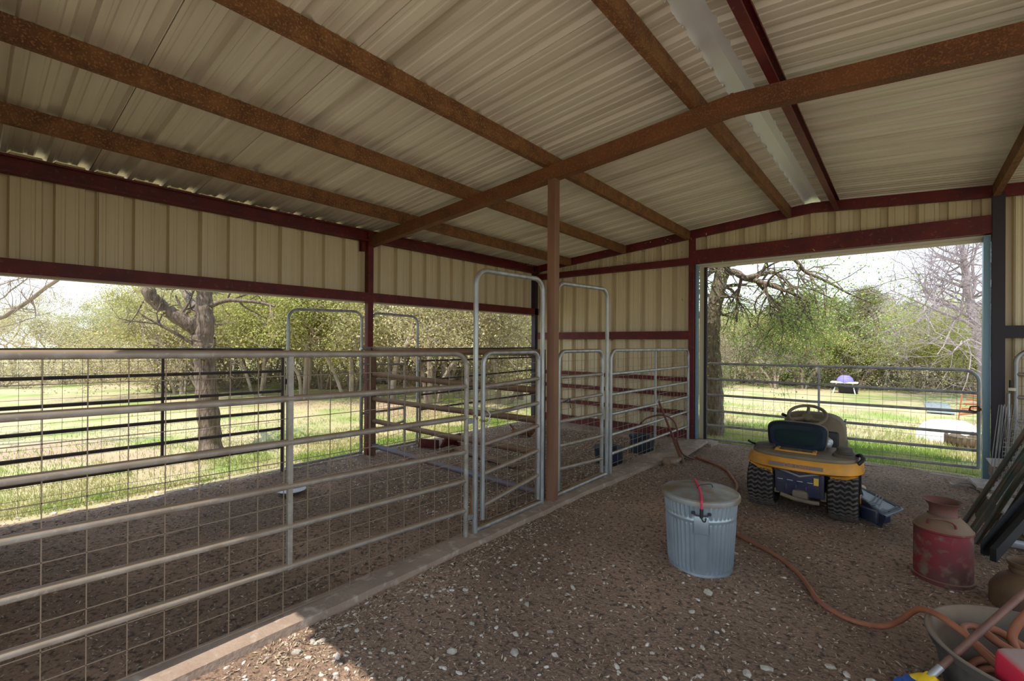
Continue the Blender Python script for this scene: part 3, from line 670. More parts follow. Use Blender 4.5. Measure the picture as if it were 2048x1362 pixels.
# steering wheel, column, console, hood
rot = RX(math.radians(30)); cw = Vector((-.05, .74, .875))
mb = MB(); mb.tube([cw + rot @ Vector((.185 * math.cos(a), .185 * math.sin(a), 0)) for a in np.linspace(0, 2 * PI, 41)[:-1]], .0175, 10, closed=True)
for a in (PI / 2 + .0, -PI / 6, PI + PI / 6): mb.tube([cw + rot @ Vector((0, 0, -.03)), cw + rot @ Vector((.10 * math.cos(a), .10 * math.sin(a), -.022)), cw + rot @ Vector((.18 * math.cos(a), .18 * math.sin(a), 0))], [.026, .02, .014], 8)
mb.lathe([(0, .0), (.05, -.005), (.055, -.03), (.03, -.05)], cw, 24, rot=rot)
mb.build('steering_wheel', M['tan'], mow)
MB().tube([cw + Vector((0, .01, -.03)), cw + Vector((0, .10, -.32))], [.035, .05], 12).build('steering_column', M['tan_dark'], mow)
def hr(y, hx, z0, z1, p=3.5, n=36, cx=0.0):
    R = []
    for k in range(n):
        a = 2 * PI * k / n; c, s = math.cos(a), math.sin(a)
        R.append((cx + hx * abs(c) ** (2 / p) * (1 if c > 0 else -1), y, (z0 + z1) / 2 + (z1 - z0) / 2 * abs(s) ** (2 / p) * (1 if s > 0 else -1)))
    return R
mb = MB(); mb.loft([hr(.80, .24, .40, .80), hr(.84, .30, .36, .875), hr(.92, .315, .36, .905), hr(1.0, .30, .38, .88)]); mb.build('dash_console', M['tan'], mow)
mb = MB(); mb.rbox((.03, .765, .56), (.44, .05, .30), .02); mb.build('dash_recess', M['black'], mow)
mb = MB(); mb.loft([hr(.92, .275, .36, .86), hr(1.05, .29, .36, .86), hr(1.25, .285, .35, .83), hr(1.42, .25, .36, .77), hr(1.50, .19, .40, .68)])
hd = mb.build('hood', M['tan'], mow); ORG[hd.name] = Vector((0, 0, 0))
mb = MB()
for k in range(4): mb.rbox((.285, 1.12, .80 - .045 * k), (.02, .20, .018), .004)
mb.build('hood_vent', M['black'], hd)
MB().rbox((.30, .93, .50), (.05, .10, .22), .02).build('side_panel', M['tan'], mow)
MB().rbox((.19, .80, .47), (.10, .04, .05), .01).build('pedal', M['rust'], mow)
MB().tube([(-.27, .80, .84), (-.30, .76, .86)], .018, 8).build('throttle_knob', M['black'], mow)
# chassis and cutting deck
MB().rbox((0, .65, .33), (.34, 1.3, .10), .01).build('chassis', M['navyframe'], mow)
MB().tube([(-.36, 1.16, .2), (.36, 1.16, .2)], .025, 10).build('front_axle', M['navyframe'], mow)
mb = MB(); mb.loft([sring(0, .52, .50, .28, .09, 48, 3), sring(0, .52, .50, .28, .19, 48, 3), sring(0, .52, .42, .2, .23, 48, 3)]); mb.build('cutting_deck', M['yellow'], mow)
MB().rbox((.42, .12, .14), (.12, .16, .16), .02).build('deck_bracket', M['yellow'], mow)
# discharge chute
def chute():
    a, b, c, d = Vector((.42, .50, .225)), Vector((.46, .06, .215)), Vector((.66, -.16, .14)), Vector((.80, .22, .135))
    dn = Vector((0, 0, -.012)); mb = MB()
    top = catmull([a, a.lerp(d, .5), d.lerp(a, .06), d.lerp(c, .12)], 4) + catmull([c.lerp(d, .12), c.lerp(b, .08), b.lerp(c, .4), b], 4)
    lower = [p + dn for p in top]
    mb.loft([[tuple(p) for p in top], [tuple(p) for p in lower]], smooth=False); ch = mb.build('discharge_chute', M['grey_plate'], mow); ORG[ch.name] = Vector((0, 0, 0))
    cen = (a + b + c + d) / 4; mb = MB()
    for s in (.9, .74, .80): mb.tube([cen.lerp(p, s) + Vector((0, 0, .004)) for p in top], .005, 5, closed=True)
    for k in range(3): mb.tube([b.lerp(c, .30 + k * .06) + Vector((.0, 0, .006)), b.lerp(c, .30 + k * .06) + Vector((.03 + .02 * k, .06, .006)), a.lerp(d, .45 + .06 * k) + Vector((0, 0, .006))], .005, 5)
    mb.build('chute_ribs', M['grey_plate'], ch)
    mb = MB(); mb.add([b, c, c + Vector((-.03, .02, -.12)), b + Vector((0, .02, -.16))], [(0, 1, 2, 3)]); mb.rbox((.56, .0, .10), (.22, .18, .12), .02, rot=RZ(-.7)); mb.build('chute_skirt', M['navyframe'], mow)
    mb = MB(); mb.tube([(.40, .42, .25), (.43, .1, .245)], .012, 8); mb.lathe([(0, .02), (.02, .018), (.024, -.01)], (.42, .42, .245), 12); mb.build('chute_hinge', M['light_metal'], mow)
chute()

# ---- galvanized trash can
TC = (-1.215, 3.70); z0 = gz(*TC) - .01
can = thing('trash_can', 'corrugated galvanized metal trash can with a lid standing in the aisle', 'trash can', (TC[0], TC[1], z0))
def rf(r, z, a):
    z -= z0; amp = 0
    seam = abs(((a - math.radians(-70) + PI) % (2 * PI)) - PI)   # flat seam faces the camera
    for za, zb_ in ((.03, .40), (.43, .535)):
        if za < z < zb_: amp = min(1, (z - za) / .02, (zb_ - z) / .02)
    if seam < .17: amp = 0
    return r + .0058 * amp * math.cos(a * 46)
zz = [0.0, .008, .02, .03, .036, .045, .055] + list(np.linspace(.07, .385, 10)) + [.39, .395, .40, .408, .415, .422, .43, .436, .445, .455, .48, .51, .52, .53, .536, .55, .565]
prof = []
for z in zz:
    r = .228 + .034 * z / .565
    if .40 <= z <= .43: r += .005 * math.sin(PI * (z - .40) / .03)
    if z < .012: r += .006
    prof.append((r, z + z0))
mb = MB(); mb.lathe([(0.0, z0 + .01)] + prof, (TC[0], TC[1], 0), 264, rf=rf); mb.build('can_body', M['zinc'], can)
lid_z = z0 + .565; LR = .282
mb = MB(); mb.lathe([(LR - .012, lid_z - .035), (LR, lid_z - .036), (LR + .003, lid_z - .02), (LR, lid_z), (LR - .01, lid_z + .008), (.245, lid_z + .006), (.235, lid_z + .012), (.21, lid_z + .012), (.20, lid_z + .017), (.165, lid_z + .017), (.155, lid_z + .022), (.12, lid_z + .023), (.11, lid_z + .028), (.06, lid_z + .029), (0, lid_z + .03)], (TC[0], TC[1], 0), 72)
lid = mb.build('lid', M['zinc_lid'], can); ORG[lid.name] = ORG[can.name]
sd = Vector((math.cos(math.radians(-70)), math.sin(math.radians(-70)), 0)); sn = Vector((-sd.y, sd.x, 0)); cc = Vector((TC[0], TC[1], lid_z))
mb = MB(); mb.tube(catmull([cc + sn * -.02 + sd * .02 + Vector((0, 0, .03)), cc + sn * .0 + sd * .03 + Vector((0, 0, .055)), cc + sn * .075 + sd * -.02 + Vector((0, 0, .055)), cc + sn * .09 + sd * -.03 + Vector((0, 0, .03))], 5), .004, 6); mb.build('lid_handle', M['dark'], lid)
mb = MB(); q = cc + sd * .262 + Vector((0, 0, -.085)); mb.tube(catmull([q - sn * .06, q - sn * .04 + sd * .012 - Vector((0, 0, .01)), q + sd * .018 - Vector((0, 0, .012)), q + sn * .04 + sd * .012 - Vector((0, 0, .01)), q + sn * .06], 4), .004, 6); mb.rbox(q - sn * .055, (.02, .02, .018), .003); mb.rbox(q + sn * .055, (.02, .02, .018), .003); mb.build('side_handle', M['dark'], can)
mb = MB(); q = cc + sd * .252 + Vector((0, 0, -.175)); ex = Matrix((sn, sd, Vector((0, 0, 1)))).transposed()
mb.rbox(q + Vector((0, 0, .0)), (.10, .012, .13), .005, rot=ex); mb.build('handle_plate', M['zinc'], can)
b = thing('bungee_cord', 'pink-red elastic cord hooked over the trash can lid', 'bungee cord', cc + sd * .28)
pts = [cc + sd * -.20 + sn * -.03 + Vector((0, 0, .022)), cc + sd * -.05 + sn * -.02 + Vector((0, 0, .036)), cc + sd * .0 + sn * -.015 + Vector((0, 0, .048)), cc + sd * .04 + sn * -.01 + Vector((0, 0, .037)), cc + sd * .18 + Vector((0, 0, .025)), cc + sd * .285 + Vector((0, 0, .012)), cc + sd * .292 + Vector((0, 0, -.02)), cc + sd * .288 + Vector((0, 0, -.045))]
MB().tube(catmull([cc + sd * -.287 + sn * -.03 + Vector((0, 0, -.02)), cc + sd * -.28 + sn * -.03 + Vector((0, 0, .014))] + pts, 5), .0075, 8).build('cord', M['bungee'], b)
MB().tube(catmull([pts[-1], pts[-1] + Vector((0, 0, -.03)), pts[-1] + Vector((0, 0, -.06)), pts[-1] + Vector((0, 0, -.085)) + sn * .01, pts[-1] + Vector((0, 0, -.085)) + sn * .025, pts[-1] + Vector((0, 0, -.06)) + sn * .03], 4), [.013] * 9 + [.005] * 12, 8).build('hook', M['black'], b)

# ---- red milk can
MC = (0.205, 4.60); z0 = gz(*MC) - .005
mc = thing('milk_can', 'old faded red metal milk can with a flared mouth and a dusty shoulder', 'milk can', (MC[0], MC[1], z0))
mb = MB(); mb.lathe([(0, z0 + .012), (.165, z0 + .01), (.172, z0), (.172, z0 + .03), (.164, z0 + .034), (.162, z0 + .36), (.168, z0 + .365), (.168, z0 + .378), (.160, z0 + .385)], (MC[0], MC[1], 0), 56); mb.build('can_body', M['milk'], mc)
mb = MB(); mb.lathe([(.160, z0 + .383), (.150, z0 + .40), (.130, z0 + .425), (.105, z0 + .450), (.086, z0 + .466)], (MC[0], MC[1], 0), 56); mb.build('shoulder', M['milk'], mc)
mb = MB(); mb.lathe([(.084, z0 + .462), (.078, z0 + .475), (.076, z0 + .51), (.080, z0 + .53), (.098, z0 + .552), (.112, z0 + .562), (.115, z0 + .567), (.110, z0 + .568), (.095, z0 + .558), (.076, z0 + .535), (.072, z0 + .51), (.072, z0 + .47)], (MC[0], MC[1], 0), 48); mb.build('neck', M['neck'], mc)
v = Vector((-0.10, -1.0, 0)); v.normalize(); hn = Vector((-v.y, v.x, 0)); c0 = Vector((MC[0], MC[1], z0))
for s in (1, -1):
    P_ = [c0 + v * s * .128 + hn * -.075 + Vector((0, 0, .418)), c0 + v * s * .140 + hn * -.062 + Vector((0, 0, .455)), c0 + v * s * .145 + Vector((0, 0, .468)), c0 + v * s * .140 + hn * .062 + Vector((0, 0, .455)), c0 + v * s * .128 + hn * .075 + Vector((0, 0, .418))]
    MB().tube(catmull(P_, 6), .0075, 8).build('handle', M['milk'], mc)

# ---- rusty jug behind the tub
JC = (0.585, 4.42); z0 = gz(*JC) - .005
jug = thing('milk_can', 'rusty brown open milk can half hidden behind the rubber tub', 'milk can', (JC[0], JC[1], z0))
MB().lathe([(0, z0 + .01), (.165, z0), (.163, z0 + .11), (.15, z0 + .14), (.12, z0 + .19), (.082, z0 + .215)], (JC[0], JC[1], 0), 48).build('can_body', M['rustyjug'], jug)
MB().lathe([(.082, z0 + .212), (.070, z0 + .225), (.075, z0 + .245), (.070, z0 + .26), (.080, z0 + .28), (.088, z0 + .30), (.082, z0 + .301), (.066, z0 + .265), (.064, z0 + .22)], (JC[0], JC[1], 0), 40).build('neck', M['rustyjug'], jug)

# ---- rubber tub with coiled hose
TB = Vector((0.50, 3.17, 0)); zt = gz(TB.x, TB.y) - .005; TR, TH = .425, .30
tub = thing('rubber_tub', 'big dusty black rubber feed tub holding coiled hose at the lower right', 'tub', (TB.x, TB.y, zt))
MB().lathe([(0, zt), (TR - .09, zt), (TR - .075, zt + .02), (TR - .03, zt + TH - .05), (TR - .012, zt + TH - .045), (TR - .004, zt + TH - .02), (TR + .004, zt + TH - .005), (TR, zt + TH), (TR - .012, zt + TH + .002)], (TB.x, TB.y, 0), 72).build('tub_wall', M['tub'], tub)
MB().lathe([(TR - .012, zt + TH + .002), (TR - .03, zt + TH - .01), (TR - .055, zt + TH - .08), (TR - .10, zt + .03), (0, zt + .02)], (TB.x, TB.y, 0), 72).build('tub_lining', M['tub_in'], tub)
# hose: from the far hydrant pipe along the floor into the tub and round it
hs = [(-2.36, 7.0), (-2.1, 6.86), (-1.85, 6.62), (-1.66, 6.25), (-1.50, 5.85), (-1.44, 5.4), (-1.36, 5.0), (-1.28, 4.68), (-1.14, 4.43), (-.98, 4.33), (-.80, 4.21), (-.62, 4.0), (-.52, 3.82), (-.43, 3.62), (-.33, 3.53), (-.22, 3.50), (-.10, 3.55)]
P_ = [(x, y, gz(x, y) + .016) for x, y in hs]
P_ += [(-.02, 3.48, .12), (.05, 3.36, .26), (.12, 3.24, .315), (.22, 3.14, .30), (.34, 3.06, .235), (.48, 2.98, .17), (.60, 2.93, .10)]
for k in range(30):
    a = -.9 + k * .42; rr = .25 + .03 * math.sin(k * .37)
    P_.append((TB.x + rr * math.cos(a), TB.y + rr * math.sin(a), zt + .045 + .0022 * k + .008 * math.sin(k * .9)))
hz_ = thing('garden_hose', 'orange-brown rubber hose snaking over the dirt and coiled in the tub', 'hose', (hs[8][0], hs[8][1], 0))
MB().tube(catmull(P_, 5), .0155, 10).build('hose_line', M['hose'], hz_)
arch = [(.42, 3.30, .20), (.40, 3.33, .28), (.46, 3.36, .40), (.58, 3.42, .52), (.74, 3.5, .62), (.95, 3.62, .68)]
MB().tube(catmull(arch, 6), .019, 10).build('hose_loop', M['hose'], hz_)
lp = [(.50, 2.84, .14), (.36, 2.97, .23), (.25, 3.12, .275), (.22, 3.26, .275), (.28, 3.32, .27), (.36, 3.24, .25), (.44, 3.10, .2), (.52, 2.98, .14)]
MB().tube(catmull(lp, 6), .016, 10).build('hose_loop', M['hose'], hz_)
lp = [(.62, 3.34, .13), (.48, 3.36, .2), (.36, 3.38, .255), (.30, 3.33, .27), (.33, 3.25, .265), (.45, 3.22, .22), (.60, 3.2, .16)]
MB().tube(catmull(lp, 6), .019, 10).build('hose_loop', M['hose'], hz_)

# ---- long tool with a yellow and blue head
def at_cam(px, py, d):
    u, v = (px - 1024) / 931.067, (681.564 - py) / 931.067
    return Vector((0, 0, 1.7)) + (fwd + cr * u + cu * v) * d
A_ = Vector((.096, 2.86, .20)); B_ = Vector((.417, 3.18, .55)); B_ = A_ + (B_ - A_) * 2.2
tool = thing('long_tool', 'brown handled tool with a yellow and blue plastic head lying over the tub rim', 'hand tool', (A_.x, A_.y, 0))
dv = (B_ - A_).normalized(); up_ = Vector((0, 0, 1)); sv = dv.cross(up_).normalized(); nv = sv.cross(dv)
MB().tube([A_ - dv * .0, A_.lerp(B_, .5), B_ + dv * .1], .0145, 12).build('handle', M['handle'], tool)
MB().tube([A_ - dv * .02, A_ + dv * .05], .0155, 12).build('ferrule', M['light_metal'], tool)
ex = Matrix((sv, dv, nv)).transposed()
mb = MB(); pts = []
for k in range(13):
    t = -1 + 2 * k / 12; pts.append(A_ - dv * (.035 + .045 * t * t - .03) + sv * (.095 * t) - Vector((0, 0, .03 + .035 * abs(t))))
mb.tube(pts, [.018 + .012 * math.sin(PI * k / 12) for k in range(13)], 10); mb.rbox(A_ - dv * .03 - Vector((0, 0, .01)), (.05, .07, .04), .012, rot=ex)
mb.build('head_cover', M['toolyellow'], tool)
mb = MB(); mb.rbox(A_ - dv * .03 - Vector((0, 0, .085)), (.20, .05, .10), .02, rot=ex); mb.rbox(A_ - dv * .06 + sv * -.10 - Vector((0, 0, .09)), (.05, .06, .08), .02, rot=ex); mb.build('head', M['toolblue'], tool)

# ---- dusty red plastic scoop lid in the tub
rp_ = thing('plastic_jug', 'dusty red plastic container resting on the hose in the tub', 'container', (.58, 2.88, .2))
MB().rbox((.50, 2.84, .31), (.30, .34, .16), .035, 3, rot=RZ(.55) @ RX(.12) @ RY(-.05)).build('body', M['redplastic'], rp_)
MB().lathe([(0, .05), (.03, .05), (.035, .03), (.035, 0)], (.56, 2.86, .40), 20).build('cap', M['black'], rp_)

# ---- hydrant stand pipe leaning by the fence with its hose
hb = Vector((-2.40, 6.62, -.03)); ht = Vector((-2.60, 6.20, .90))
hy = thing('stand_pipe', 'leaning brown pipe with a red hose tied to it beside the kerb', 'pipe', (hb.x, hb.y, 0))
MB().tube([hb, hb.lerp(ht, .40)], .026, 12).build('pipe_base', M['post'], hy)
MB().tube([hb.lerp(ht, .38), ht], .016, 10).build('pipe', M['hose_red'], hy)
MB().tube([ht + Vector((-.02, 0, -.03)), ht + Vector((0, 0, .015)), ht + Vector((.03, .0, .01))], .018, 8).build('hook', M['light_metal'], hy)
MB().tube(catmull([hb + Vector((.03, .28, .04)), hb.lerp(ht, .18) + Vector((.03, .03, 0)), hb.lerp(ht, .38) + Vector((.03, .02, 0)), hb.lerp(ht, .50) + Vector((.05, .10, 0)), hb.lerp(ht, .66) + Vector((.03, .14, .02)), hb.lerp(ht, .74) + Vector((-.08, .08, .02)), (-2.83, 6.38, .62), (-3.0, 6.5, .5), (-3.05, 6.55, .36)], 6), .012, 8).build('hose_loop', M['hose_red'], hy)
bk = thing('wood_block', 'short sawn wood block against the kerb under the leaning pipe', 'wood block', (-2.55, 6.3, 0))
MB().rbox((-2.50, 6.40, .045), (.13, .20, .10), .008, rot=RZ(-.35)).build('block', M['wood'], bk)
pl = MB().rbox((-2.50, 7.05, .085), (.16, 1.5, .04), .006, rot=RZ(.02) @ RX(.03)).build('wood_plank', M['conc'])
tag(pl, 'weathered plank lying on the kerb beside the doorway post', 'plank')

# ---- dark water tubs inside the far pen
def small_tub(x, y, r, h, label):
    t = thing('water_tub', label, 'tub', (x, y, 0), None)
    z = -.03
    MB().lathe([(0, z), (r * .85, z), (r * .95, z + h * .9), (r * 1.02, z + h * .92), (r * 1.03, z + h), (r * .97, z + h), (r * .92, z + h * .9), (r * .82, z + .03), (0, z + .03)], (x, y, 0), 40).build('tub_wall', M['tubdark'], t)
    MB().lathe([(0, z + h * .35), (r * .86, z + h * .35)], (x, y, 0), 32).build('feed', M['tan_dark'], t)
small_tub(-3.18, 6.95, .20, .26, 'dark blue plastic tub behind the far fence panel, the one nearer the doorway')
small_tub(-3.22, 5.95, .22, .24, 'dark blue plastic tub behind the far fence panel, the one nearer the walk gate')
t = thing('feed_pan', 'shallow pale pan lying on the dirt inside the near pen', 'pan', (-5.27, 2.40, -.02))
MB().lathe([(0, -.01), (.10, -.01), (.15, .03), (.155, .03), (.11, .0), (0, .0)], (-5.27, 2.40, 0), 32).build('pan', M['light_metal'], t)
t = thing('scrap_crate', 'rusty broken metal frame lying in the far pen by the open side', 'scrap', (-5.75, 5.0, 0))
mb = MB(); mb.rbox((-5.85, 4.85, .06), (.35, .04, .14), .005, rot=RZ(.4)); mb.rbox((-5.55, 5.05, .12), (.04, .40, .20), .005, rot=RZ(.2) @ RY(.6)); mb.rbox((-5.70, 5.2, .04), (.4, .05, .06), .005); mb.build('frame', M['red'], t)
t = thing('scrap_bracket', 'dark rusty iron bracket lying on the gravel in the far pen', 'scrap', (-5.4, 6.6, 0))
mb = MB(); mb.rbox((-5.35, 6.55, .06), (.30, .10, .10), .01, rot=RZ(.5)); mb.rbox((-5.20, 6.7, .10), (.06, .25, .14), .01, rot=RX(.5)); mb.tube([(-5.45, 6.5, .10), (-5.5, 6.45, .2)], .015, 6); mb.tube([(-5.1, 6.75, .12), (-5.0, 6.85, .2)], .015, 6); mb.build('bracket', M['rust'], t)
pl = MB().rbox((-4.7, 4.95, .02), (1.3, .14, .04), .005, rot=RZ(-.1)).build('wood_plank', M['wood']); tag(pl, 'grey plank lying on the dirt beyond the pipe divider', 'plank')

# ---- clutter at the right edge
def tpost(foot, top, roll, label):
    foot, top = Vector(foot), Vector(top); t = thing('steel_fence_post', label, 'fence post', foot, 'green studded steel fence posts leaning at the right')
    d = (top - foot).normalized(); s = d.cross(Vector((0, 0, 1))).normalized(); n = s.cross(d)
    R_ = Matrix.Rotation(roll, 3, d); s, n = R_ @ s, R_ @ n; L = (top - foot).length
    mb = MB(); mb.add([foot + s * a + n * b for (a, b) in ((-.028, 0), (.028, 0), (.028, .005), (.004, .006), (.004, .034), (-.004, .034), (-.004, .006), (-.028, .005))] + [top + s * a + n * b for (a, b) in ((-.028, 0), (.028, 0), (.028, .005), (.004, .006), (.004, .034), (-.004, .034), (-.004, .006), (-.028, .005))],
                    [(k, (k + 1) % 8, 8 + (k + 1) % 8, 8 + k) for k in range(8)] + [tuple(range(8))[::-1], tuple(range(8, 16))])
    p = mb.build('shaft', M['tpost'], t); ex = Matrix((s, d, n)).transposed()
    mb = MB(); k = .4
    while k < L - .05: mb.box(foot + d * k + n * -.006, (.018, .020, .014), ex); k += .054
    mb.build('studs', M['dark'], p)
    c = foot + d * .27
    mb = MB(); mb.add([c + s * a + d * b + n * e_ for e_ in (-.004, -.001) for a, b in ((-.05, -.09), (-.015, -.13), (.015, -.13), (.05, -.09), (.045, .07), (-.045, .07))], [(5, 4, 3, 2, 1, 0), (6, 7, 8, 9, 10, 11)] + [(k, (k + 1) % 6, 6 + (k + 1) % 6, 6 + k) for k in range(6)])
    mb.build('anchor_plate', M['tpost'], t)
tops = [((.42, 6.08, .0), (.80, 6.12, .87), .1), ((.44, 5.83, .0), (.80, 6.03, .75), .6), ((.46, 5.58, .0), (.80, 5.97, .63), -.3), ((.48, 5.34, .0), (.80, 5.88, .52), 1.0)]
tops = [(a, tuple(Vector(a) + (Vector(b_) - Vector(a)).normalized() * 1.75), r_) for a, b_, r_ in tops]
for (a, b_, r_), w_ in zip(tops, ('farthest back of the leaning row', 'second from the back of the leaning row', 'middle one of the leaning row', 'nearest of the leaning row')): tpost(a, b_, r_, 'green studded steel fence post, ' + w_)
t = thing('angle_iron', 'black steel angle leaning in front of the green fence posts', 'steel angle', (.40, 5.22, 0))
mb = MB(); mb.beam((.45, 5.20, .05), (1.13, 6.28, .87), [(0, 0), (.05, 0), (.05, .005), (.005, .005), (.005, .09), (0, .09)]); mb.beam((.50, 5.18, .02), (1.18, 6.26, .76), [(0, 0), (.04, 0), (.04, .10), (0, .10)]); mb.build('angle', M['black'], t)
# low bench the posts lean over, white boards
b1 = MB().rbox((.86, 6.6, .05), (.26, 2.9, .035), .005, rot=RZ(.10)).build('white_board', M['whiteboard']); tag(b1, 'pale painted board lying on the dirt under the leaning fence posts', 'board')
b3 = MB().rbox((.90, 7.65, .115), (.36, .75, .035), .005, rot=RZ(-.35) @ RX(.08)).build('white_board', M['whiteboard']); tag(b3, 'short pale board resting at the foot of the right doorway post', 'board')
t = thing('steel_channel', 'flat grey steel channel lying beside the pale board', 'steel channel', (.62, 5.9, 0))
MB().rbox((.98, 5.72, .035), (.90, .06, .05), .004, rot=RZ(.06)).build('channel', M['light_metal'], t)
t = thing('cardboard_box', 'crushed pale cardboard box at the foot of the right doorway post', 'box', (.98, 7.9, .13))
mb = MB(); mb.rbox((.88, 7.90, .215), (.20, .18, .16), .004, rot=RZ(.4) @ RX(.15)); mb.build('box_body', M['wood'], t); mb = MB(); mb.rbox((.83, 7.84, .32), (.20, .12, .008), .002, rot=RZ(.5) @ RX(.7)); mb.rbox((.96, 7.86, .32), (.16, .12, .008), .002, rot=RZ(.2) @ RX(-.5)); mb.build('flap', M['paperbag'], t)
# roll of wire fencing
t = thing('wire_roll', 'slumped roll of galvanized wire fencing standing behind the leaning posts', 'wire roll', (1.25, 7.35, .1))
mb = MB(); rr_ = random.Random(4)
for k in range(26):
    r_ = .24 + .012 * (k % 8); zc = .12 + .035 * k; lean = .006 * k
    mb.tube([(1.02 + lean * 1.2 + (r_ + .015 * math.sin(5 * a + k)) * math.cos(a), 7.35 + (r_ + .01 * math.cos(3 * a + k)) * math.sin(a), zc + .02 * math.sin(2 * a + k)) for a in np.linspace(0, 2 * PI, 25)[:-1]], .0022, 4, closed=True, smooth=False)
for k in range(60):
    a = 2 * PI * k / 30; r_ = .24 + .012 * (k % 8)
    mb.tube([(1.02 + r_ * math.cos(a), 7.35 + r_ * math.sin(a), .1), (1.05 + r_ * math.cos(a + .1), 7.35 + r_ * math.sin(a + .1), .55), (1.08 + r_ * .96 * math.cos(a + .15), 7.35 + r_ * .96 * math.sin(a + .15), 1.04)], .0022, 4, smooth=False)
mb.build('wire_loops', M['galv'], t)
t = thing('fuel_jug', 'red plastic jug behind the roll of wire fencing', 'jug', (1.45, 7.75, .1))
MB().rbox((1.24, 7.78, .62), (.20, .22, .26), .04, 3).build('jug_body', M['redcloth'], t); MB().rbox((1.28, 7.80, .26), (.34, .36, .44), .01).build('stand_block', M['dark'], t)
t = thing('storage_tote', 'deep blue plastic tote behind the leaning fence posts', 'tote', (1.35, 6.6, .05))
mb = MB(); mb.rbox((1.12, 6.72, .22), (.34, .5, .30), .03, 3, taper=lambda p: Vector((p.x * (1 + .2 * p.z), p.y * (1 + .2 * p.z), p.z))); mb.build('tote_body', M['bluecloth'], t)
MB().rbox((1.12, 6.72, .385), (.38, .54, .03), .01).build('tote_lid', M['tubdark'], t)
t = thing('wire_coil', 'loose coil of thin wire on the dirt by the doorway sill', 'wire', (.55, 7.9, 0))
mb = MB()
for k in range(4): mb.tube([(.58 + (.17 - .012 * k) * math.cos(a), 7.72 + (.13 - .01 * k) * math.sin(a), .03 + .008 * math.sin(3 * a + k)) for a in np.linspace(0, 2 * PI, 31)[:-1]], .0035, 5, closed=True)
mb.build('coil', M['galv'], t)
# ================================================================ OUTDOORS
LEFT_OAK = [
([(-8.2, 2.49, -0.07), (-8.22, 2.48, 0.31), (-8.24, 2.45, 0.77), (-8.27, 2.43, 1.24), (-8.29, 2.42, 1.55), (-8.31, 2.39, 1.79)], 0.17, 0.155) ,
([(-8.31, 2.39, 1.7), (-8.35, 2.36, 1.84), (-8.35, 2.23, 1.94), (-8.42, 2.04, 2.09), (-8.46, 1.88, 2.23), (-8.43, 1.77, 2.35), (-8.45, 1.75, 2.52), (-8.42, 1.78, 2.72), (-8.9, 1.9, 3.09), (-9.0, 1.82, 3.55)], 0.13, 0.07) ,
([(-8.31, 2.39, 1.7), (-8.27, 2.43, 1.93), (-8.29, 2.41, 2.2), (-8.29, 2.42, 2.4), (-8.28, 2.43, 2.63), (-8.28, 2.42, 2.94), (-8.23, 2.47, 3.48)], 0.15, 0.085) ,
([(-8.3, 2.4, 1.93), (-8.59, 2.42, 2.16), (-9.04, 2.43, 2.36), (-9.36, 2.43, 2.55), (-9.56, 2.39, 2.77), (-9.72, 2.38, 3.09)], 0.09, 0.05) ,
([(-8.22, 2.47, 2.23), (-8.1, 2.57, 2.29), (-7.99, 2.67, 2.32), (-7.84, 2.8, 2.31), (-7.66, 2.95, 2.29), (-7.45, 3.12, 2.23)], 0.045, 0.02) ,
([(-8.92, 1.88, 2.43), (-9.02, 1.8, 2.28), (-9.09, 1.73, 2.08), (-9.19, 1.65, 1.93)], 0.018, 0.008) ,
]
DOOR_OAK = [
([(-3.0, 10.04, -0.4), (-3.0, 10.04, 0.01), (-3.01, 10.03, 0.53), (-3.03, 10.01, 1.14), (-3.06, 9.99, 1.66), (-3.05, 10.0, 2.17), (-3.0, 10.04, 2.59), (-2.94, 10.09, 2.95), (-2.89, 10.13, 3.31), (-2.94, 10.09, 3.83)], 0.19, 0.14) ,
([(-2.87, 10.15, 3.16), (-2.64, 10.08, 3.13), (-2.44, 9.99, 2.99), (-2.24, 9.9, 2.92), (-2.01, 9.83, 2.82), (-1.78, 9.76, 2.71), (-1.55, 9.82, 2.59), (-1.33, 9.88, 2.44)], 0.085, 0.02) ,
([(-2.38, 9.78, 2.96), (-2.16, 9.96, 3.03), (-1.98, 10.12, 3.07), (-1.79, 10.28, 2.93), (-1.65, 10.4, 2.64), (-1.53, 10.5, 2.43), (-1.39, 10.62, 2.16)], 0.055, 0.015) ,
([(-2.1, 10.01, 2.87), (-2.05, 10.06, 2.63), (-1.9, 10.18, 2.42), (-1.84, 10.23, 2.15), (-1.82, 10.25, 1.91)], 0.04, 0.012) ,
([(-2.06, 9.79, 2.82), (-1.98, 9.85, 2.52), (-1.97, 9.87, 2.28), (-1.9, 9.93, 2.05)], 0.03, 0.008) ,
([(-2.9, 10.13, 2.88), (-2.74, 10.26, 2.78), (-2.66, 10.33, 2.59), (-2.52, 10.44, 2.33), (-2.45, 10.51, 2.02)], 0.035, 0.01) ,
([(-1.79, 9.76, 3.43), (-1.57, 9.94, 3.24), (-1.43, 10.06, 3.03), (-1.22, 10.24, 2.91), (-1.01, 10.42, 2.77), (-0.8, 10.6, 2.62), (-0.51, 10.84, 2.47)], 0.045, 0.012) ,
([(-2.94, 10.09, 3.16), (-3.1, 9.96, 3.31), (-3.25, 9.83, 3.62)], 0.05, 0.03) ,
]
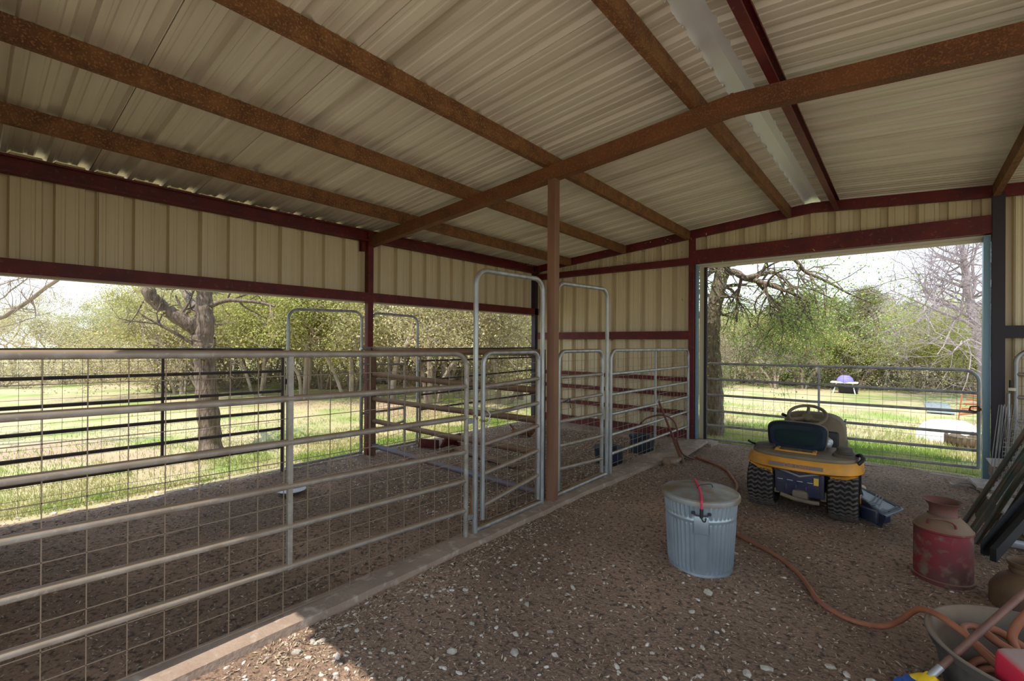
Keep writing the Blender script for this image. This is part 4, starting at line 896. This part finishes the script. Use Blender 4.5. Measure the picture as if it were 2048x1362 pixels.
BARE_OAK = [
([(1.96, 21.32, 0.04), (1.94, 21.3, 0.88), (1.84, 21.21, 1.52), (1.75, 21.14, 2.17), (1.62, 21.03, 2.65), (1.56, 20.98, 3.13), (1.5, 20.93, 3.62), (1.46, 20.9, 4.1), (1.37, 20.82, 4.74), (1.29, 20.75, 5.39)], 0.24, 0.07) ,
([(1.66, 21.07, 2.49), (1.44, 20.88, 2.68), (1.07, 20.56, 2.94), (0.7, 20.25, 3.16), (0.48, 20.06, 3.45), (0.45, 20.04, 3.77)], 0.09, 0.025) ,
([(1.69, 20.43, 2.15), (1.33, 20.13, 2.46), (0.92, 19.78, 2.65), (0.44, 19.38, 2.92), (-0.04, 18.97, 3.2), (-0.39, 18.67, 3.38)], 0.07, 0.015) ,
([(1.56, 20.98, 3.13), (1.68, 21.08, 3.62), (1.62, 21.03, 4.26), (1.74, 21.13, 4.91)], 0.07, 0.03) ,
([(1.5, 20.93, 3.54), (1.25, 20.72, 3.65), (0.88, 20.41, 3.77), (0.58, 20.15, 3.93)], 0.05, 0.015) ,
([(1.45, 20.23, 3.86), (1.33, 20.13, 4.25), (1.03, 19.88, 4.33), (0.61, 19.52, 4.45)], 0.05, 0.015) ,
([(1.71, 19.8, 1.69), (1.46, 19.58, 1.84), (1.23, 19.39, 1.68), (1.0, 19.2, 1.38)], 0.05, 0.02) ,
([(1.81, 20.54, 1.53), (2.05, 20.74, 2.47), (2.1, 20.78, 3.4), (1.92, 20.63, 4.34)], 0.1, 0.03) ,
]
EDGE_BRANCHES = [
([(-11.51, 0.08, 2.0), (-11.14, 0.39, 2.04), (-10.99, 0.52, 2.15), (-10.81, 0.67, 2.3), (-10.59, 0.86, 2.53), (-10.44, 0.99, 2.67), (-10.38, 1.04, 2.82)], 0.035, 0.03) ,
([(-10.76, 0.71, 2.31), (-10.71, 0.75, 2.21), (-10.7, 0.76, 2.05)], 0.015, 0.006) ,
([(-12.59, 0.08, 2.38), (-12.19, 0.42, 2.4), (-12.05, 0.54, 2.55), (-11.85, 0.71, 2.74), (-11.72, 0.82, 2.92)], 0.015, 0.01) ,
([(-12.19, 0.42, 2.65), (-11.99, 0.59, 2.74), (-11.79, 0.76, 2.81), (-11.62, 0.91, 2.85)], 0.012, 0.01) ,
]
RNG = np.random.default_rng(11)
def leaf_cloud(centers, n_per, spread, size, rng, flat=0.6):
    C = np.repeat(np.asarray(centers, float), n_per, axis=0); N = len(C)
    P = C + rng.normal(0, 1, (N, 3)) * spread * np.array([1, 1, .75])
    a = rng.normal(0, 1, (N, 3)); a /= np.linalg.norm(a, axis=1)[:, None]
    b = rng.normal(0, 1, (N, 3)); b[:, 2] *= flat; b -= a * (a * b).sum(1)[:, None]; b /= np.linalg.norm(b, axis=1)[:, None]
    s = size * rng.uniform(.5, 1.3, (N, 1)); w_ = s * rng.uniform(.35, .7, (N, 1))
    V = np.stack([P - a * s, P - b * w_, P + a * s, P + b * w_], 1).reshape(-1, 3)
    return V, np.arange(4 * N, dtype=np.int32).reshape(-1, 4)
def grow(mb, p, d, L, r, lvl, rnd, tips, kids=4, up=0.15, wob=0.35, shrink=0.62, minr=0.004, n0=4):
    pts = [p.copy()]; rs = [r]; cur = p.copy(); dd = d.copy(); ns = n0
    for i in range(ns):
        dd = (dd + Vector((rnd.gauss(0, wob), rnd.gauss(0, wob), rnd.gauss(0, wob) + up)) * .5).normalized()
        cur = cur + dd * (L / ns); pts.append(cur.copy()); rs.append(max(minr * .6, r * (1 - .55 * (i + 1) / ns)))
    mb.tube(pts, rs, 6 if r > .03 else (4 if r > .012 else 3), caps=False)
    if lvl <= 0: tips.extend(pts[1:]); return
    for k in range(kids):
        i = rnd.randint(1, ns); q = pts[i]; t = (pts[i] - pts[i - 1]).normalized()
        v = Vector((rnd.gauss(0, 1), rnd.gauss(0, 1), rnd.gauss(0, .7))); v = (v - t * v.dot(t)).normalized()
        nd = (t * rnd.uniform(.35, .8) + v * rnd.uniform(.5, .9)).normalized()
        grow(mb, q, nd, L * shrink * rnd.uniform(.8, 1.15), max(minr, rs[i] * .62), lvl - 1, rnd, tips, kids, up, wob, shrink, minr, max(3, n0 - 1))
def limb_tree(name, label, limbs, barkm, leafm, scale=1.0, leaf_n=5, leaf_size=.035, leaf_spread=.10, seed=1, sprouts=5, slevel=2, sl=.9, twig=None, cat='tree', up=0.0, from_r=.11):
    rnd = random.Random(seed); C0 = Vector((0, 0, 1.7))
    L = [([C0 + (Vector(q) - C0) * scale for q in pts], a * scale, b * scale) for pts, a, b in limbs]
    base = L[0][0][0]; root = thing(name, label, cat, base)
    tips = []
    for li, (pts, a, b) in enumerate(L):
        P_ = catmull(pts, 5); n = len(P_); rs = [lerp(a, b, i / (n - 1)) * (.8 if barkm == 'twig_grey' else .92) * (1 + .07 * math.sin(i * 1.9 + li)) for i in range(n)]
        if li == 0: rs[0] *= 1.35; rs[1] *= 1.2; rs[2] *= 1.1
        MB().tube(P_, rs, 14).build('trunk' if li == 0 else 'limb', M[barkm], root)
    mb = MB()
    for li, (pts, a, b) in enumerate(L):
        P_ = catmull(pts, 3); n = len(P_)
        for k in range(sprouts + (2 if li else 0)):
            i = rnd.randint(max(1, n // 4 if li else n // 2), n - 1); t = (P_[i] - P_[i - 1]).normalized(); r_ = lerp(a, b, i / (n - 1))
            v = Vector((rnd.gauss(0, 1), rnd.gauss(0, 1), rnd.gauss(0, .8))); v = (v - t * v.dot(t)).normalized()
            grow(mb, P_[i], (t * .5 + v).normalized(), sl * rnd.uniform(.6, 1.2) * scale, min(.035, r_ * .5), slevel, rnd, tips, 3, up, .45, .62, .003)
        tips.append(P_[-1])
    mb.build('twigs', M[twig or barkm], root)
    if leafm:
        c = [tuple(v - base) for v in tips]
        V, F = leaf_cloud(c, leaf_n, leaf_spread, leaf_size, np.random.default_rng(seed))
        npmesh('leaves', V, F, M[leafm], root)
    return root
limb_tree('oak_tree', 'forked dark oak trunk standing in the grass outside the open left side', LEFT_OAK, 'bark', 'leaf', 1.0, 2, .03, .12, 5, 3, 2, .8, 'bark')
limb_tree('oak_tree', 'thick oak with drooping limbs just outside the big doorway at its left edge', DOOR_OAK, 'bark', 'leaf_bright', .935, 4, .021, .13, 8, 15, 2, .85, 'bark', up=-.2)
limb_tree('bare_oak_tree', 'tall leafless grey oak beyond the right end of the doorway gate', BARE_OAK, 'twig_grey', None, 1.0, 0, 0, 0, 9, 14, 3, 1.9, 'twig_grey', up=.08)
def edge_tree():
    root = thing('bare_tree', 'leafless tree reaching thin branches into view at the far left', 'tree', (-12.5, -2.6, -.15))
    MB().tube(catmull([(-12.5, -2.6, -.2), (-12.4, -2.5, 1.0), (-12.3, -2.1, 1.9), (-11.9, -1.2, 1.95), (-11.51, .08, 2.0)], 5), [.2 - .0075 * i for i in range(21)], 12).build('trunk', M['twig'], root)
    rnd = random.Random(3); mb = MB(); tips = []
    for pts, a, b in EDGE_BRANCHES:
        P_ = catmull(pts, 4); mb.tube(P_, [lerp(a, b, i / (len(P_) - 1)) for i in range(len(P_))], 8)
        for k in range(9):
            i = rnd.randint(1, len(P_) - 1); t = (P_[i] - P_[i - 1]).normalized(); v = Vector((rnd.gauss(0, 1), rnd.gauss(0, 1), rnd.gauss(0, 1))).normalized()
            grow(mb, P_[i], (t * .4 + v).normalized(), .5, .008, 2, rnd, tips, 3, .1, .4, .6, .002)
    grow(mb, Vector((-12.3, -2.1, 1.9)), Vector((-.1, .2, 1)), 2.4, .12, 3, rnd, tips, 4, .1, .35)
    mb.build('branches', M['twig'], root)
edge_tree()

# ---- tree kinds, one prototype each, then copies
def proto_tree(kind, seed):
    rnd = random.Random(seed); rng = np.random.default_rng(seed); tips = []; mb = MB(); trunk = MB()
    spec = {'oak': (3.7, .055, 4, 3, 'leaf_pale', 18, .026, .17, 'twig'), 'green': (3.6, .055, 4, 3, 'leaf', 26, .027, .20, 'twig'), 'bare': (3.0, .07, 5, 3, None, 0, 0, 0, 'twig')}
    if kind in spec:
        H, r, kids, lv, lm, n, ls, sp, bk = spec[kind]
        lean = Vector((rnd.gauss(0, .16), rnd.gauss(0, .16), 1)).normalized(); p1 = lean * H * .38
        trunk.tube(catmull([Vector((0, 0, -.3)), lean * .5 + Vector((rnd.gauss(0, .05), 0, 0)), p1], 4), [r * 1.25, r * 1.1] + [r] * 7, 8)
        stems = [p1]
        for q in range(2):
            a = rnd.random() * 6.28; p2 = Vector((math.cos(a), math.sin(a), 1.5)).normalized() * H * rnd.uniform(.36, .5); stems.append(p2)
            trunk.tube(catmull([Vector((.1 * math.cos(a), .1 * math.sin(a), -.3)), p2 * .5 + Vector((rnd.gauss(0, .12), rnd.gauss(0, .12), 0)), p2], 4), [r * .8] * 9, 7)
        for k in range(6):
            p1 = stems[k % 3]; a = k * 1.26 + rnd.random(); grow(mb, p1, Vector((math.cos(a) * .8, math.sin(a) * .8, rnd.uniform(.3, 1.0))).normalized(), H * .42, r * .62, lv, rnd, tips, kids, .12 if kind != 'bare' else .05, .4, .62, .006)
    elif kind == 'cedar':
        H = 4.2; trunk.tube([Vector((0, 0, -.3)), Vector((.05, 0, 1.5)), Vector((0, .05, H * .9))], [.12, .09, .02], 8)
        for k in range(60):
            z = .35 + (H - .4) * (k / 60) ** .9; a = k * 2.4; R = 1.35 * (1 - z / H) ** .7 * rnd.uniform(.7, 1.15) + .15
            q = Vector((R * math.cos(a), R * math.sin(a), z + .25 * R)); mb.tube([Vector((0, 0, z)), q * .5 + Vector((0, 0, z * .5)), q], [.02, .014, .005], 3, caps=False)
            for t in (.35, .55, .75, .9, 1.0): tips.append(Vector((0, 0, z)).lerp(q, t))
        lm, n, ls, sp, bk = 'leaf_cedar', 60, .030, .16, 'bark'
    elif kind == 'shrub':
        for k in range(9):
            a = k * .7; grow(mb, Vector((0, 0, -.05)), Vector((math.cos(a), math.sin(a), 1.1)).normalized(), .9, .022, 2, rnd, tips, 4, .1, .35, .65, .004)
        lm, n, ls, sp, bk = 'leaf_pale', 2, .035, .1, 'twig'
        trunk.tube([Vector((0, 0, -.2)), Vector((0, 0, .1))], [.05, .03], 6)
    meshes = []
    t_ = trunk.build('trunk', M[bk]); b_ = mb.build('branches', M['twig'] if kind in ('bare', 'shrub') else M[bk])
    out = [('trunk', t_), ('branches', b_)]
    if lm:
        V, F = leaf_cloud([tuple(v) for v in tips], n, sp, ls, rng); out.append(('leaves', npmesh('leaves', V, F, M[lm])))
    r_ = thing('tree', None, None, (0, 0, 0), world=False)
    for nm, ob in out: ob.parent = r_
    return r_
PK = {'oak': [proto_tree('oak', s) for s in (21, 22, 23)], 'green': [proto_tree('green', s) for s in (31, 32)], 'bare': [proto_tree('bare', s) for s in (41, 42)],
      'cedar': [proto_tree('cedar', s) for s in (51, 52)], 'shrub': [proto_tree('shrub', s) for s in (61, 62)]}
info = {'oak': ('scrub_oak_tree', 'pale olive scrub oak in the wood line beyond the pasture', 'tree', 'scrub oaks in the wood line'),
        'green': ('green_tree', 'yellow-green leafy tree in the wood line beyond the pasture', 'tree', 'leafy trees in the wood line'),
        'bare': ('bare_tree', 'leafless pale-branched tree in the wood line beyond the pasture', 'tree', 'leafless trees in the wood line'),
        'cedar': ('cedar_tree', 'dense dark green cedar in the wood line seen through the doorway', 'tree', 'cedars in the wood line'),
        'shrub': ('brush_shrub', 'twiggy brown brush at the foot of the wood line', 'shrub', 'brush at the foot of the wood line')}
used = set(); cnt = {k: 0 for k in PK}
def place(kind, x, y, s, sz=None, rz=None, row=0):
    pr_ = PK[kind][cnt[kind] % len(PK[kind])]; cnt[kind] += 1
    if pr_.name in used: o = copy_tree(pr_)
    else: o = pr_; used.add(pr_.name)
    nm, lb, ct, gp = info[kind]; o.name = nm
    side = 'doorway' if x > -11 and y > 12 else 'open left side'; deep = ('front edge', 'middle rows', 'back rows')[min(2, row)]
    lb = lb.split(' in the wood')[0].split(' at the foot')[0]
    tag(o, f'{lb}, {deep} of the wood seen through the {side}', ct, f'{gp}, {deep}, through the {side}')
    o.location = (x, y, ground_z(x, y) - .02); o.rotation_euler = (0, 0, RNG.uniform(0, 6.28) if rz is None else rz); o.scale = (s, s, sz or s)
    return o
def polar(px, d): # direction angle from the camera position, degrees right of the view, distance on the ground
    a = YAW * -1 + math.radians(px); return (math.sin(a) * d, math.cos(a) * d)
# left half: pasture edge, seen through the open side
for ang in np.arange(-50, 3, 2.6):
    for row, (d0, kinds) in enumerate(((19.5, ('oak', 'oak', 'bare', 'green')), (23.5, ('oak', 'green', 'oak', 'oak')), (29, ('oak', 'green', 'oak', 'green')))):
        if ang < -37 and row == 0: continue
        d = d0 + RNG.uniform(-1.2, 1.2) + (5 if ang < -37 else 0); x, y = polar(ang + RNG.uniform(-1, 1), d)
        k = kinds[int(RNG.integers(0, 4))]; s = RNG.uniform(.85, 1.1) * (1.05 + .16 * row) * (.8 if ang < -41 else 1.0)
        if ang > -20 and ang < 3: s *= 1.25
        place(k, x, y, s, row=row)
# nearer trees whose crowns fill the opening in the middle
for ang, d, k, s in ((-24, 16.5, 'green', 1.25), (-19, 15.5, 'green', 1.3), (-14.5, 15, 'oak', 1.4), (-10, 14.2, 'oak', 1.45), (-8.2, 17, 'bare', 1.4), (-5.5, 15.5, 'oak', 1.4), (-1.5, 14.5, 'oak', 1.4), (1.5, 15.5, 'oak', 1.4), (-28.5, 17.5, 'oak', 1.2), (-33, 18.5, 'oak', 1.0)):
    x, y = polar(ang, d); place(k, x, y, s)
# right half: wood line beyond the doorway
for ang in np.arange(19.5, 47, 1.9):
    for row in range(3):
        d = (24.5, 27.5, 31.5)[row] + RNG.uniform(-1, 1); x, y = polar(ang + RNG.uniform(-.8, .8), d)
        if ang < 27: k = ('bare', 'oak', 'green')[int(RNG.integers(0, 3))] if row == 0 else ('oak', 'green')[int(RNG.integers(0, 2))]
        else: k = ('cedar', 'cedar', 'oak')[int(RNG.integers(0, 3))] if row else ('cedar', 'cedar', 'green')[int(RNG.integers(0, 3))]
        s = RNG.uniform(.85, 1.12) * (.92, 1.02, 1.15)[row] * (1.12 if k in ('oak', 'green', 'bare') else (1.2 if ang < 38 else 1.0)) * .86
        place(k, x, y, s, row=row)
for ang, d, k, s in ((25.5, 23, 'bare', .85), (29.5, 22.5, 'bare', .8), (32, 23, 'bare', .7), (22.5, 11.5, 'green', .42), (24.4, 21.5, 'bare', .8)):
    x, y = polar(ang, d); place(k, x, y, s)
# brush under the wood line
for ang in list(np.arange(-50, 3, 1.25)) + list(np.arange(19, 48, 1.1)):
    d = (20.3 if ang < 0 else 24.0) + RNG.uniform(-1.2, 2.5) + (5 if ang < -37 else 0); x, y = polar(ang, d); s = RNG.uniform(.7, 1.25); place('shrub', x, y, s)
for kk in PK:
    for pr_ in PK[kk]:
        if pr_.name not in used and not pr_.get('label'): pass

# ---- things standing on the pasture
t = thing('picnic_canopy', 'small white table under a violet tarp far out at the wood line', 'table', (-1.8, 21.8, 0)); zz_ = ground_z(-1.8, 21.8)
MB().rbox((-1.8, 21.8, zz_ + .42), (.85, .5, .05), .01).build('table_top', M['white'], t)
for dx in (-.6, .6): MB().tube([(-1.8 + dx * .4, 21.8, zz_ + .42), (-1.8 + dx * .6, 21.6, zz_ - .05)], .02, 6).build('leg', M['white'], t)
MB().lathe([(.27, 0), (.26, .08), (.22, .17), (.12, .24), (0, .25)], (-1.78, 21.8, zz_ + .445), 20).build('tarp', M['purple'], t)
MB().rbox((-1.7, 22.0, zz_ + .16), (.6, .4, .32), .05).build('box', M['dark'], t)
t = thing('plastic_shell', 'rounded white plastic shell lying on the pasture beyond the gate', 'shell', (.6, 12.2, -.2))
MB().lathe([(.50, 0), (.48, .12), (.40, .27), (.24, .37), (0, .40)], (.64, 12.35, ground_z(.64, 12.35)), 32, rf=lambda r, z, a: r * (1 + .05 * math.sin(3 * a))).build('shell', M['white'], t)
t = thing('tractor_tire', 'old brown tractor tire lying on the grass against the white shell', 'tire', (.9, 12.4, -.2)); gq = ground_z(.95, 12.3)
mb = MB(); mb.tube([(0.98 + .32 * math.cos(a), 11.75 + .32 * math.sin(a), gq + .10) for a in np.linspace(0, 2 * PI, 33)[:-1]], .11, 10, closed=True)
for k in range(26):
    a = 2 * PI * k / 26; mb.box((0.98 + .42 * math.cos(a), 11.75 + .42 * math.sin(a), gq + .10), (.05, .035, .2), RZ(a))
mb.build('tire_body', M['treadtire'], t)
t = thing('rusty_trailer', 'rusty orange implement frame on the pasture near the doorway post', 'implement', (1.3, 15.5, -.2)); gq = ground_z(1.3, 15.5)
mb = MB()
for k in range(5): mb.rbox((1.45, 15.2 + .12 * k, gq + .30 + .07 * k), (1.0 - .1 * k, .05, .04), .005, rot=RY(.1 * (k - 2)))
for dx in (-.4, .0): mb.tube([(1.35 + dx, 15.4, gq), (1.35 + dx * .8, 15.5, gq + .8 + .2 * dx)], .015, 6)
mb.build('frame', mat('orange_rust', (.38, .13, .06), .8), t)
t = thing('pale_pallet', 'pale blue-grey slatted panel lying flat on the pasture beyond the gate', 'panel', (.6, 18.5, -.2)); gq = ground_z(.6, 18.5)
mb = MB()
for k in range(7): mb.rbox((.70, 16.9 + .42 * k, gq + .05), (.55, .26, .03), .004)
mb.bb((.44, 16.8, gq), (.50, 19.6, gq + .04)); mb.bb((.90, 16.8, gq), (.96, 19.6, gq + .04)); mb.build('slats', mat('pale_slats', (.26, .30, .31), .8), t)

# ---- grass tufts
def blades(n, fx, hmin, hmax, seed, name, m):
    rng = np.random.default_rng(seed); P = []
    while len(P) < n:
        x, y, ok = fx(rng)
        if ok: P.append((x, y, ground_z(x, y) - .005))
    P = np.array(P); N = len(P); h = rng.uniform(hmin, hmax, N); a = rng.uniform(0, 2 * PI, N); ln = rng.normal(0, .35, (N, 2)) * h[:, None]; w_ = .003 + .002 * rng.random(N)
    dx = np.stack([np.cos(a) * w_, np.sin(a) * w_, 0 * a], 1)
    top = P + np.stack([ln[:, 0], ln[:, 1], h], 1); mid = P + np.stack([ln[:, 0] * .35, ln[:, 1] * .35, h * .6], 1)
    V = np.stack([P - dx, P + dx, mid + dx * .8, mid - dx * .8, top], 1).reshape(-1, 3); i = np.arange(N) * 5
    F = np.concatenate([np.stack([i, i + 1, i + 2], 1), np.stack([i, i + 2, i + 3], 1), np.stack([i + 3, i + 2, i + 4], 1)])
    o = npmesh(name, V, F, m); return tag(o, kind='stuff')
def patch(x, y, s=.6, t=0.0, sd=0): return noise.noise(Vector((x * s, y * s, sd))) > t
def fl(rng):
    x = -6.55 - rng.exponential(1.6); y = rng.uniform(-.5, 9.5); return x, y, (x > -14) and (patch(x, y, .8, -.15) or rng.random() < .25) and (x < -6.6 - .25 * abs(nz(x, y, 1.5)) or rng.random() < .08)
g = blades(42000, fl, .02, .075, 1, 'grass', M['grass']); tag(g, 'green grass growing along the open left side of the barn', 'grass')
def fr_(rng):
    x = rng.uniform(-4.5, 1.6); y = 8.5 + rng.exponential(1.6); return x, y, y < 16 and (x < -1.4 or y > 8.95 or rng.random() < .15) and (patch(x, y, .7, -.3, 5) or rng.random() < .3)
g = blades(42000, fr_, .04, .11, 2, 'grass', M['grass']); tag(g, 'green grass growing just outside the big doorway', 'grass')
# ================================================================ GRAVEL, STONES, LEAF LITTER
def unit_stone(seed, n=1):
    bm = bmesh.new(); bmesh.ops.create_icosphere(bm, subdivisions=n, radius=1); rng = random.Random(seed)
    for v in bm.verts:
        p = v.co; k = 1 + .38 * noise.noise(p * 1.3 + Vector((seed * 3.1, 0, 0))); k *= rng.uniform(.82, 1.15); v.co = Vector((p.x * k * 1.25, p.y * k * .8, p.z * k * .5))
    V = np.array([v.co[:] for v in bm.verts]); F = np.array([[v.index for v in f.verts] for f in bm.faces]); bm.free(); return V, F
PROT = [unit_stone(s) for s in range(6)]
def scatter_stones(name, n, fn, smin, smax, seed, material, label, power=2.2):
    rng = np.random.default_rng(seed); VV = []; FF = []; off = 0; pts = []
    while len(pts) < n:
        x, y, ok = fn(rng)
        if ok: pts.append((x, y))
    for (x, y) in pts:
        V, F = PROT[int(rng.integers(0, 6))]; s = smin + (smax - smin) * rng.random() ** power; a = rng.random() * 6.28; c, sn_ = math.cos(a), math.sin(a)
        tl = rng.normal(0, .25); W = V * s; W = np.stack([W[:, 0] * c - W[:, 1] * sn_, W[:, 0] * sn_ + W[:, 1] * c, W[:, 2] + W[:, 0] * tl * .5], 1)
        z = floor_z(x, y) if (-6.3 < x < 4.2 and -.2 < y < 8.35) else ground_z(x, y)
        if (-3.0 < x < kr(y)): z = .045
        VV.append(W + np.array([x, y, z + s * .12])); FF.append(F + off); off += len(V)
    o = npmesh(name, np.concatenate(VV), np.concatenate(FF), material); return tag(o, label, 'gravel', kind='stuff')
def aisle(rng):
    x = rng.uniform(-2.66, 1.9); y = .2 + 7.9 * rng.random() ** 1.5
    return x, y, x > kr(y) + .01
def aisle_white(rng):
    y = .3 + rng.exponential(1.2); x = rng.uniform(-2.7, 1.6); return x, y, y < 8 and x > kr(y) + .01 and (nz(x, y, .8, 20) > -.25)
def pen(rng):
    x = rng.uniform(-6.2, -3.02); y = rng.uniform(.1, 7.7); return x, y, True
def pen_far(rng):
    x = rng.uniform(-6.2, -3.02); y = rng.uniform(3.0, 7.7); return x, y, rng.random() < .25 + .75 * (y - 3) / 4.7
def edge(rng):
    x = -6.45 + rng.normal(0, .14); y = rng.uniform(-.3, 8.3); return x, y, True
def sill(rng):
    x = rng.uniform(-1.6, .9); y = 8.55 + abs(rng.normal(0, .25)); return x, y, True
scatter_stones('gravel', 30000, aisle, .003, .010, 1, M['gravel'], 'fine brown gravel covering the dirt aisle')
scatter_stones('pale_gravel', 2600, aisle_white, .004, .017, 2, M['stone'], 'pale limestone gravel scattered over the front of the aisle', 2.6)
scatter_stones('gravel', 9000, pen, .003, .012, 3, M['gravel'], 'dark gravel and dry manure covering the floor of the pens')
scatter_stones('pale_gravel', 5200, pen_far, .005, .013, 4, M['stone'], 'pale stone chips over the floor of the far pen', 2)
scatter_stones('pale_gravel', 800, edge, .006, .03, 5, M['stone'], 'pale stones along the edge between dirt and grass at the open side', 2)
scatter_stones('pale_gravel', 1300, sill, .006, .022, 6, M['stone'], 'pale gravel on the ground just outside the big doorway', 2)
def flakes(n, fn, smin, smax, seed, label, m):
    rng = np.random.default_rng(seed); P = []
    while len(P) < n:
        x, y, ok = fn(rng)
        if ok: P.append((x, y, floor_z(x, y) + .004 + .006 * rng.random()))
    P = np.array(P); a = rng.random(n) * 6.28; L = rng.uniform(smin, smax, n); w_ = L * rng.uniform(.12, .38, n); t = rng.normal(0, .3, n); t2 = rng.normal(0, .35, n)
    u = np.stack([np.cos(a) * L, np.sin(a) * L, np.sin(t) * L], 1); v = np.stack([-np.sin(a) * w_, np.cos(a) * w_, np.sin(t2) * w_], 1)
    V = np.stack([P - u, P - v + [0, 0, .002], P + u, P + v + [0, 0, .002]], 1).reshape(-1, 3); F = np.arange(4 * n).reshape(-1, 4)
    V[:, 2] = np.maximum(V[:, 2], .0 - .03)
    return tag(npmesh('leaf_litter', V, F, m), label, 'leaf litter', kind='stuff')
flakes(26000, aisle, .004, .017, 7, 'dry leaf flakes and straw bits littering the dirt aisle', M['chips'])
flakes(24000, pen, .004, .016, 8, 'dry leaf flakes littering the floor of the pens', M['chips'])
def kerb_edge(rng):
    y = rng.uniform(1, 7.2); x = kr(y) + abs(rng.normal(0, .16)) + .01; return x, y, True
flakes(3500, kerb_edge, .006, .02, 9, 'pale dry leaves drifted along the kerb', M['chips'])
# the larger pale stones, one by one
bigs = [unit_stone(s + 40, 1) for s in range(6)]; sm = []
for i, (V, F) in enumerate(bigs): sm.append(npmesh('limestone_rock', V, F, M['stone']))
rng = np.random.default_rng(77); first = [True] * 6
seen = [(-.55, 2.35, .035), (-1.62, 1.95, .03), (-.95, 2.1, .026), (-1.9, 1.75, .03), (-1.02, 3.28, .034), (-.30, 2.95, .03), (-.62, 2.62, .03), (-.28, 2.62, .042), (-.55, 2.72, .03), (-.12, 2.95, .032), (-1.25, 1.9, .028), (-.78, 1.95, .03)]
n_big = 120; k = 0
while k < n_big:
    if k < len(seen): x, y, s = seen[k]
    else:
        y = .5 + rng.exponential(1.0); x = rng.uniform(-2.6, .2); s = rng.uniform(.012, .026)
        if y > 4.2 or x < kr(y) + .04 or math.hypot(x - TC[0], y - TC[1]) < .33 or math.hypot(x - TB.x, y - TB.y) < .5 or math.hypot(x - MC[0], y - MC[1]) < .25: continue
        if any(abs(x - hx_) < .12 and abs(y - hy_) < .2 for hx_, hy_ in hs): continue
    i = k % 6; o = sm[i] if first[i] else sm[i].copy()
    if first[i]: first[i] = False
    else: COL.objects.link(o)
    o.location = (x, y, floor_z(x, y) + s * .2); o.rotation_euler = (rng.normal(0, .2), rng.normal(0, .2), rng.random() * 6.28); o.scale = (s, s, s)
    tag(o, 'loose pale limestone rock lying on the dirt of the aisle', 'rock', 'pale limestone rocks on the aisle floor'); k += 1
